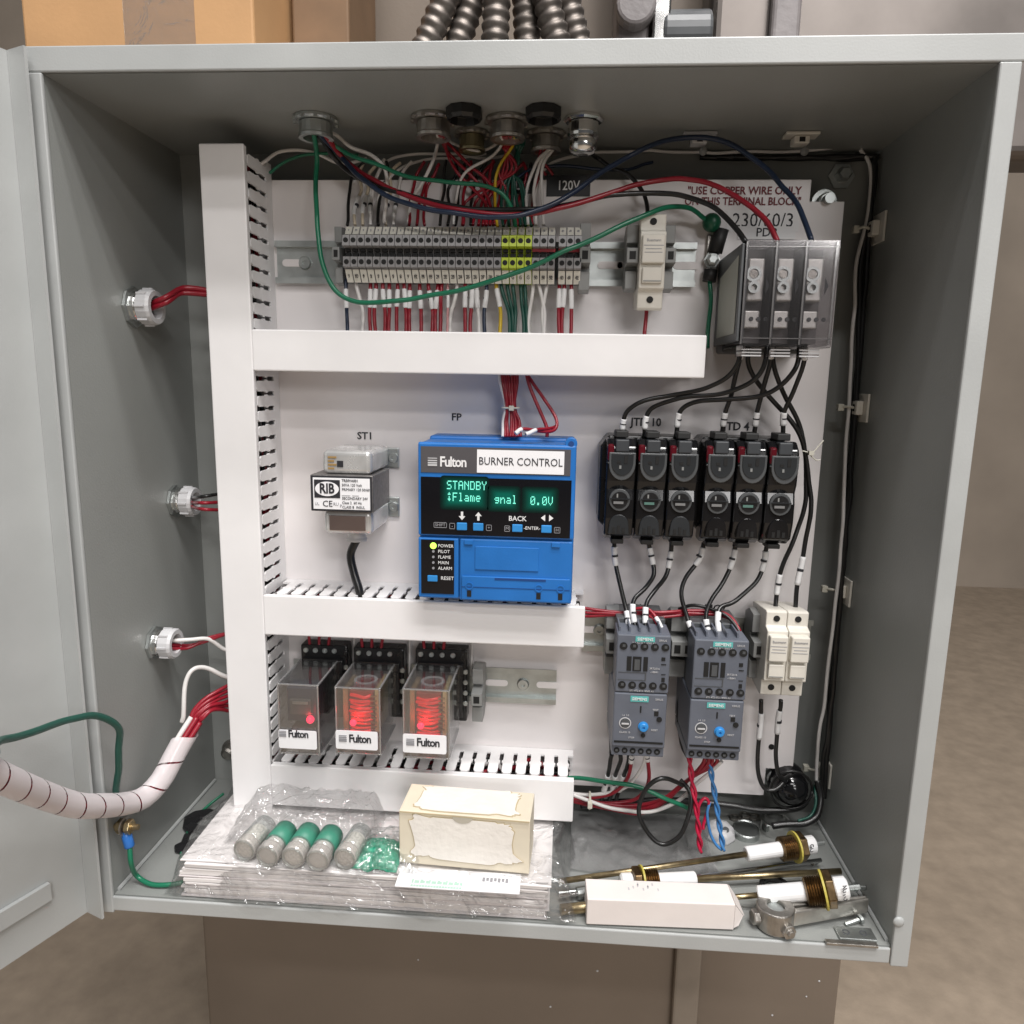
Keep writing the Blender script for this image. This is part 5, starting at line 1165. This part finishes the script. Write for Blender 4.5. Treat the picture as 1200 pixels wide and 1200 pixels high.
def film(name, label, x0, x1, y0, y1, hf, nu=90, nv=40, amp=.003, seed=0, m=bagm, fs=28, kind=None, cat='bag', warp=.004):
    V = []; Fc = []
    for j_ in range(nv+1):
        for i in range(nu+1):
            u, v = i/nu, j_/nv
            x = x0+(x1-x0)*u; y = y0+(y1-y0)*v
            p = Vector((x*fs, y*fs, seed)); nz = noise.noise(p)+.5*noise.noise(p*2.3)+.35*abs(noise.noise(p*4.7))
            rd = 1-abs(noise.noise(Vector((x*fs*1.1+5, y*fs*.7, seed+3))))
            edge = min(u, 1-u, v, 1-v)
            dx_ = warp*noise.noise(Vector((x*20, y*20, seed+9)))*(1 if edge < .15 else .3); dy_ = warp*noise.noise(Vector((x*20, y*20, seed+19)))
            V.append((x+dx_, y+dy_, max(.0016, hf(u, v, x, y)+amp*nz+amp*.7*max(0, rd-.85)*6)))
    for j_ in range(nv):
        for i in range(nu): a_ = j_*(nu+1)+i; Fc.append((a_, a_+1, a_+nu+2, a_+nu+1))
    o = MB().add(V, Fc).build(name, m, smooth=True); tag(o, label, cat)
    return o
def sst(a, b, t_): t_ = max(0, min(1, (t_-a)/(b-a))); return t_*t_*(3-2*t_)
film('document_bag', 'large clear plastic bag over the white documents', xa-.012, xb+.014, yf-.0055, yk+.022,
     lambda u, v, x, y: .003+(ZS-.001)*sst(0, .035, u)*sst(1, .965, u)*sst(0, .05, v)*sst(1, .85, v), 190, 80, .0020, 1, warp=.009, fs=40)
# sample vials
vb = []
glassm = clear('vial_glass', (.93, .96, .95), .06, .10, milky=.10)
crys = mat('white_crystals', (.72, .67, .62), .7, var=.25, vs=500, bump=.8, bs=900)
greenm = mat('green_label', (.045, .22, .15), .45, var=.15, vs=50)
lidm = mat('frosted_lid', (.55, .51, .48), .45, var=.12, vs=120)
for i, (px, py) in enumerate(((286, 996), (313, 1003), (343, 1005), (372, 1008), (404, 1006))):
    r = .0095
    c = at(px, py, -.134+.002*(i % 2)); c.z = ZS+r+.0012
    c = atz(px, py, ZS+r+.001)
    D = Vector((.12-.03*i+(.12 if i == 4 else 0), 1, .0)).normalized()
    o = thing('sample_vial', 'white-capped glass vial with green label in the bag, %s from the left' % ordw(i) if 1 <= i <= 3 else ('clear glass vial without green label, leftmost in the bag' if i == 0 else 'clear glass vial beside the green packet, rightmost in the bag'), 'vial', c, 'glass vials in the clear bag')
    MB().lathe(c, D, [(r*.3, -.0006), (r*.92, 0), (r, .001), (r, .0075), (r*.93, .008)], 24).build('cap', clear('milky_cap', (.95, .95, .94), .12, .14, milky=.30, milkcol=(.72, .70, .67)), o, smooth=False)
    MB().ring(c-D*.0012, D, r*.9, r*.78, .0012, 24).build('cap_rim', glassm, o)
    MB().lathe(c, D, [(r*.88, .0082), (r*.99, .011), (r*.99, .034), (r*.7, .037), (0, .0375)], 24).build('glass_tube', glassm, o, smooth=True)
    MB().lathe(c, D, [(r*.70, .0012), (r*.84, .002), (r*.84, .024), (0, .026)], 14).build('contents', crys if i % 2 == 0 else lidm, o)
    if 1 <= i <= 3: MB().lathe(c, D, [(r*1.01, .014), (r*1.01, .033)], 24).build('paper_label', greenm, o, smooth=True)
vx0_, vx1_ = atz(262, 1000, ZS).x, atz(425, 1000, ZS).x
film('zip_bag', 'small crinkled clear zip bag holding five glass vials', vx0_-.006, vx1_+.008, -.150, -.062,
     lambda u, v, x, y: ZS+.002+.0205*sst(0, .10, u)*sst(1, .90, u)*sst(.02, .14, v)*sst(1.05, .75, v)+.012*sst(.86, 1, v), 110, 80, .0034, 4, fs=75)
c = atz(440, 1008, ZS+.004)
film('green_packet', 'small bag of bright green granules beside the vials', c.x-.017, c.x+.020, c.y-.008, c.y+.026, lambda u, v, x, y: ZS+.001+.012*math.sin(math.pi*min(1, max(0, u)))**.6*math.sin(math.pi*min(1, max(0, v)))**.6, 40, 34, .0022, 7, m=mat('bright_green_granules', (.03, .33, .20), .28, var=.4, vs=260, bump=.6, bs=300), fs=120, cat='packet')
film('packet_film', 'crumpled clear film wrapped over the green packet', c.x-.022, c.x+.034, c.y-.012, c.y+.040, lambda u, v, x, y: ZS+.0035+.0125*math.sin(math.pi*u)**.6*math.sin(math.pi*v)**.6, 50, 40, .0028, 9, fs=110, cat='film')
# second folded clear film behind, right of the vials
film('crumpled_bag', 'loose crumpled clear bag between the vials and torn carton', vx1_-.005, vx1_+.035, -.095, -.048, lambda u, v, x, y: ZS+.004+.022*math.sin(math.pi*u)**.7*sst(0, .8, v), 40, 36, .0035, 12, fs=80)
# leaflet
ycf = atz(545, 1018, ZS+.002).y
lc0 = atz(462, 1040, ZS+.001); lc1 = atz(612, 1012, ZS+.001)
o = thing('leaflet', 'white printed packet with green and black lettering in front of carton', 'leaflet', (lc0.x, lc0.y, ZS))
MB().box(lc0.x, lc1.x, lc0.y+.001, ycf-.002, ZS+.0006, ZS+.0018).build('packet_sheet', whp, o, bevel=.0004)
text('FIREYE', (lc0.x+.030, lc0.y+.012, ZS+.0020), .012, greenm, o, rot=(0, 0, 0), sx=1.2, bold=.01) if 0 else None
m = MB(); m2 = MB()
for k in range(18):
    x = lc0.x+.012+k*.0022
    m.box(x, x+.0015+.0006*(k % 2), lc0.y+.0055, lc0.y+.0085+.0012*(k % 3 == 0), ZS+.0018, ZS+.0021)
    m.box(x, x+.0018, lc0.y+.0015, lc0.y+.0035, ZS+.0018, ZS+.0021)
for k in range(7):
    x = lc0.x+.066+k*.0030; m2.box(x, x+.0021, lc0.y+.012+.001*(k % 2), lc0.y+.0165, ZS+.0018, ZS+.0021); 
m.build('green_print', mat('faded_green_print', (.42, .62, .52), .5), o); m2.build('grey_print', greyink, o)
# torn carton
x0, x1, z0, z1 = fr(467, 956, 621, 1018, ycf)
o = thing('torn_carton', 'cream carton with torn label paper standing on the documents', 'box', ((x0+x1)/2, ycf, ZS))
cm = mat('cream_carton', (.74, .67, .53), .6, var=.06, vs=30)
tw = mat('torn_white_paper', (.82, .78, .72), .65, var=.04, vs=60, bump=.3, bs=200)
z0 = ZS+.0022
MB().box(x0, x1, ycf, ycf+.040, z0, z1).build('carton', cm, o, bevel=.0008)
def torn(cx_, cz_, wd, hh, seed, ax, d0, d1):
    pl = []
    for k in range(56):
        a = 2*math.pi*k/56; c_, s_ = math.cos(a), math.sin(a)
        sx_ = (abs(c_)**.35)*(1 if c_ > 0 else -1); sz_ = (abs(s_)**.35)*(1 if s_ > 0 else -1)
        rr = .97+.17*noise.noise(Vector((c_*2.6, s_*2.6, seed+.4)))+.09*noise.noise(Vector((c_*9, s_*9, seed)))
        pl.append((cx_+wd*sx_*rr, cz_+hh*sz_*rr))
    return MB().prism(pl, d0, d1, ax)
rim = mat('brown_torn_edge', (.52, .43, .27), .7)
torn((x0+x1)/2, (z0+z1)/2+.002, (x1-x0)*.42, (z1-z0)*.42, 1, 'xz', ycf-.0002, ycf-.0005).build('torn_edge', rim, o)
torn((x0+x1)/2, (z0+z1)/2+.002, (x1-x0)*.412, (z1-z0)*.405, 1, 'xz', ycf-.0006, ycf-.0009).build('torn_paper', tw, o)
torn((x0+x1)/2, ycf+.020, (x1-x0)*.43, .0185, 3, 'xy', z1+.0002, z1+.0005).build('torn_edge', rim, o)
torn((x0+x1)/2, ycf+.020, (x1-x0)*.42, .0178, 3, 'xy', z1+.0006, z1+.0009).build('torn_paper', tw, o)
tabp = [((x0+x1)/2-.001+.0085*math.cos(a), z1+.0004-.0065*math.sin(a)) for a in [math.pi*k/12 for k in range(13)]]
MB().prism(tabp, ycf-.0010, ycf-.0013).build('thumb_notch', mat('carton_inside', (.50, .46, .38), .7), o)
MB().box(x0+.001, x1-.0005, ycf-.0014, ycf-.0010, z1-.0008, z1+.0002).build('flap_seam', rim, o)
o.rotation_euler = (0, 0, math.radians(-2.5))
# clear crinkled film on the floor right of documents
sx0, sx1 = atz(668, 1000, .002).x, atz(835, 1000, .002).x
film('plastic_sheet', 'crinkled grey translucent sheet lying on the cabinet floor', sx0, sx1, -.115, -.028, lambda u, v, x, y: .004, 70, 44, .0035, 21, m=clear('grey_film', (.80, .80, .80), .22, .08, milky=.30, bump=.5, bs=30, milkcol=(.42, .42, .42)), fs=34, cat='sheet')
# white long carton
pA = atz(687, 1084, .001); pB = atz(866, 1091, .001)
d_ = (pB-pA); d_.z = 0; L_ = d_.length; d_.normalize(); nrm = Vector((-d_.y, d_.x, 0))
hB = .0225; wB = .024
def wbp(a, b, c_): return pA+d_*a+nrm*b+Vector((0, 0, c_))
o = thing('white_carton', 'long narrow white carton with an open end flap at the front lip', 'box', (pA.x, pA.y, .001))
wm = mat('white_card', (.80, .74, .71), .55, var=.03, vs=30, bump=.1, bs=100)
MB().add([wbp(a, b, c_) for a in (0, L_*.965) for b in (0, wB) for c_ in (.0005, hB)], [(0,1,3,2),(4,6,7,5),(0,4,5,1),(2,3,7,6),(0,2,6,4),(1,5,7,3)]).build('carton', wm, o, bevel=.0008)
V = [wbp(L_*.966, .0005, .002), wbp(L_*.966, wB-.0005, .002), wbp(L_*.966, wB-.0005, hB-.001), wbp(L_*.966, .0005, hB-.001), wbp(L_*1.0, wB*.5, .004), wbp(L_*1.0, wB*.5, hB*.7)]
MB().quadbox(V[0], V[3], wbp(L_*1.03, .004, hB*.45), wbp(L_*1.0, .002, .003), nrm, .0006).build('end_flap', wm, o)
MB().quadbox(wbp(L_*.966, .001, hB-.0004), wbp(L_*.966, wB-.001, hB-.0004), wbp(L_*1.035, wB-.002, hB*.45), wbp(L_*1.035, .004, hB*.45), (.5, 0, 1), .0006).build('end_flap', wm, o)
m = MB()
for k in range(9):
    a = L_*(.28+.022*k+.01*(k % 3)); b = wB*(.5+.08*((k*5) % 4)); m.quadbox(wbp(a, b, hB), wbp(a+.0012, b, hB), wbp(a+.0012, b+.003, hB), wbp(a, b+.003, hB), (0, 0, 1), .0002)
m.build('faint_print', lgrey, o)
# flame rods: rod, ceramic, threaded plug, gasket, end button
cer = mat('white_ceramic', (.84, .84, .84), .22, var=.02)
yg = mat('yellow_gasket', (.50, .42, .08), .5)
def flame_rod(label, tip, root_, L2, r=.0022, txt=None, rc=.0062, tail=.022):
    """tip: rod tip, root_: where ceramic starts; L2: ceramic length"""
    D = (root_-tip).normalized()
    o = thing('igniter_rod', label, 'igniter rod', root_, 'brass igniter rods with white ceramic')
    MB().cyl(tip, root_, r, 12).build('rod', brass, o, smooth=True)
    MB().lathe(root_, D, [(rc*.86, 0), (rc, .001), (rc, L2)], 20).build('ceramic', cer, o, smooth=False)
    b0 = root_+D*L2
    pr = [(rc*1.25, 0)]
    for k in range(7): pr += [(rc*1.62, .001+k*.0019), (rc*1.42, .0019+k*.0019)]
    MB().lathe(b0, D, pr+[(rc*1.3, .015)], 24).build('threaded_plug', bronze, o, smooth=False)
    MB().lathe(b0+D*.0152, D, [(rc*2.0, 0), (rc*2.0, .0062)], 6).build('hex_collar', bronze, o, bevel=.0008)
    MB().ring(b0+D*.0130, D, rc*2.1, rc*1.5, .0016, 24).build('gasket', yg, o)
    e = MB().lathe(b0+D*.0216, D, [(rc*1.1, 0), (rc*1.22, .001), (rc*1.22, .009), (rc*.9, .0105), (0, .0105)], 20).build('end_cap', cer, o, smooth=False)
    MB().cyl(b0+D*.032, b0+D*(.032+tail*.4), .0018, 8).build('terminal_pin', zinc, o)
    if txt:
        pos = b0+D*.0265+Vector((0, -rc*1.24, rc*.35))
        text(txt, pos, .0062, ink, o, rot=(math.radians(65), math.radians(80), 0), sx=.8)
    return o
flame_rod('brass igniter rod with white ceramic lying furthest back', atz(655, 1033, .012), atz(874, 1001, .022), .031, .0024, 'GO')
flame_rod('brass igniter rod with ceramic nearest the open ring clamp', atz(840, 1053, .0075), atz(888, 1049, .0155), .036, .0022, 'AUTO', .0070)
flame_rod('brass igniter rod pointing right with its plug behind the white carton', atz(985, 1021, .010), atz(815, 1030, .010), .032, .0026)
o = MB().cyl(atz(657, 1066, .006), atz(720, 1060, .006), .0042, 14).build('brass_tube', brass, smooth=True); tag(o, 'short brass tube end between the bag and white carton', 'tube')
o = thing('steel_rod', 'long plain steel rod lying between the igniter rods', 'rod', atz(800, 1028, .004))
MB().cyl(atz(655, 1050, .006), atz(962, 1008, .0085), .0019, 10).build('rod', chrome, o, smooth=True)
MB().cyl(atz(952, 1012, .006), atz(958, 1008, .002), .0018, 8).build('bent_tip', chrome, o)
o = MB().cyl(atz(655, 1047, .004), atz(700, 1043, .006), .0022, 10).cyl(atz(676, 1047, .006), atz(690, 1045, .006), .0048, 12).build('steel_pin', zinc); tag(o, 'stubby steel pin with collar beside the bag corner', 'pin')
# ring clamp with arm
cc = atz(907, 1084, .001)
o = thing('ring_clamp', 'cast metal ring clamp with bolt and long tapered arm', 'clamp', cc)
MB().ring(cc+Vector((0, 0, .0003)), (0, 0, 1), .0142, .0066, .0175, 28).build('ring', dullmet, o, bevel=.001)
MB().lathe(cc+Vector((0, 0, .0150)), (0, 0, -1), [(.0064, 0), (.0056, .004), (0, .0045)], 18).build('bore', zinc, o)
e1 = atz(1014, 1074, .0); ad_ = (e1-cc); ad_.z = 0; al = ad_.length; ad_.normalize(); an = Vector((-ad_.y, ad_.x, 0))
for s in (1, -1):
    off = .0035 if s > 0 else -.0050
    P = [cc+ad_*.0115+an*(off+.0025)+Vector((0, 0, .003)), cc+ad_*.0115+an*(off-.0025)+Vector((0, 0, .003)), cc+ad_*al+an*(off*.3-.0012)+Vector((0, 0, .004)), cc+ad_*al+an*(off*.3+.0012)+Vector((0, 0, .004))]
    MB().quadbox(P[0], P[1], P[2], P[3], (0, 0, 1), .0125).build('arm', mat('bright_cast_metal', (.55, .53, .49), .36, .9, var=.2, vs=90, bump=.1, bs=300), o, bevel=.0012)
bp_ = cc+Vector((.006, -.0118, .006)); MB().lathe(bp_, Vector((.3, -1, .1)), [(.0058, 0), (.0058, .004), (.0030, .0042), (.0030, .007), (0, .007)], 6).build('bolt', dullmet, o, bevel=.0006)
MB().lathe(cc+Vector((-.0130, -.002, .008)), (-1, -.2, .1), [(.0060, 0), (.0060, .005), (.0045, .0055), (0, .0055)], 6).build('nut', dullmet, o, bevel=.0006)
# small hardware
c = atz(874, 975, .003); o = MB().lathe(Vector((c.x, c.y, .0005)), (.0, -.1, 1), [(.0125, 0), (.0125, .006), (.0115, .007), (.0105, .0062), (0, .0062)], 28).build('metal_disc', zinc); tag(o, 'flat round metal disc behind the furthest igniter rod', 'disc')
c = atz(908, 972, .002); o = MB().ring(Vector((c.x, c.y, .0005)), (0, 0, 1), .0135, .0112, .012, 28).build('steel_ring', chrome); tag(o, 'short shiny steel ring standing near the black corner cables', 'ring')
c = atz(908, 1040, .002); o = MB().ring(Vector((c.x, c.y, .0005)), (0, 0, 1), .0125, .0085, .004, 28).build('black_washer', black); tag(o, 'black rubber washer between the two right igniter rods', 'washer')
c = atz(843, 978, .002); o = thing('lobed_plastic_fitting', 'grey lobed plastic knob behind the twisted wires', 'knob', (c.x, c.y, .0004))
m = MB().lathe(Vector((c.x, c.y, .0005)), (0, -.2, 1), [(.014, 0), (.0145, .004), (.012, .010), (.007, .012), (0, .012)], 9); m.build('knob_body', lgrey, o, bevel=.002, seg=3)
disc(MB(), 0, 0, 0, .001)
MB().lathe(Vector((c.x+.004, c.y-.006, .0105)), (0, -.5, 1), [(.003, 0), (.003, .0012), (0, .0012)], 12).build('recess', dgrey, o)
for i, (px, py) in enumerate(((862, 958), (873, 955), (884, 957))):
    c = atz(px, py, .002); o = MB().ring(Vector((c.x, c.y, .0005)), (0, 0, 1), .0055, .003, .0025, 12).build('small_nut', dullmet, bevel=.0004); tag(o, 'small dull nut near the metal disc, %s of three' % ['left', 'middle', 'right'][i], 'nut', 'small nuts on the floor')
c = atz(1007, 1098, .001)
o = thing('small_bracket', 'little galvanised bracket with two holes in the front right corner', 'bracket', (c.x, c.y, .0004))
MB().box(c.x-.016, c.x+.012, c.y-.004, c.y+.009, .0005, .0022).build('strip', zinc, o, bevel=.0004)
for dx_ in (-.009, .004): MB().ring(Vector((c.x+dx_, c.y+.003, .0022)), (0, 0, 1), .0028, .0018, .0003, 14).build('hole_edge', dgrey, o)
MB().box(c.x-.028, c.x+.010, c.y-.0105, c.y-.006, .0005, .0026).build('serrated_strip', dullmet, o, bevel=.0003)
c = atz(1006, 1079, .003); o = MB().cyl(c+Vector((0, 0, .001)), c+Vector((-.011, -.003, -.0015)), .0017, 10).cyl(c+Vector((.0005, 0, .001)), c+Vector((.0025, .0006, .0015)), .0036, 12).build('loose_screw', zinc); tag(o, 'loose screw lying beside the tip of the clamp arm', 'screw')
c = atx(1012, 1040, W2-.002); o = MB().cyl((W2-.0004, c.y, c.z), (W2-.016, c.y, c.z), .0016, 8).lathe((W2-.010, c.y, c.z), (1, 0, 0), [(.0034, 0), (.0034, .003)], 6).build('wall_screw', zinc); tag(o, 'small screw and nut projecting from the lower right wall', 'screw')
c = ph(262, 888, -.02); o = MB().lathe((c.x, -.0005, c.z), (0, -1, 0), [(.010, 0), (.010, .002), (.0065, .0025), (.0065, .012), (.004, .014), (0, .014)], 18).build('mounting_bolt', dullmet); tag(o, 'dark mounting bolt in the lower left back corner', 'bolt')
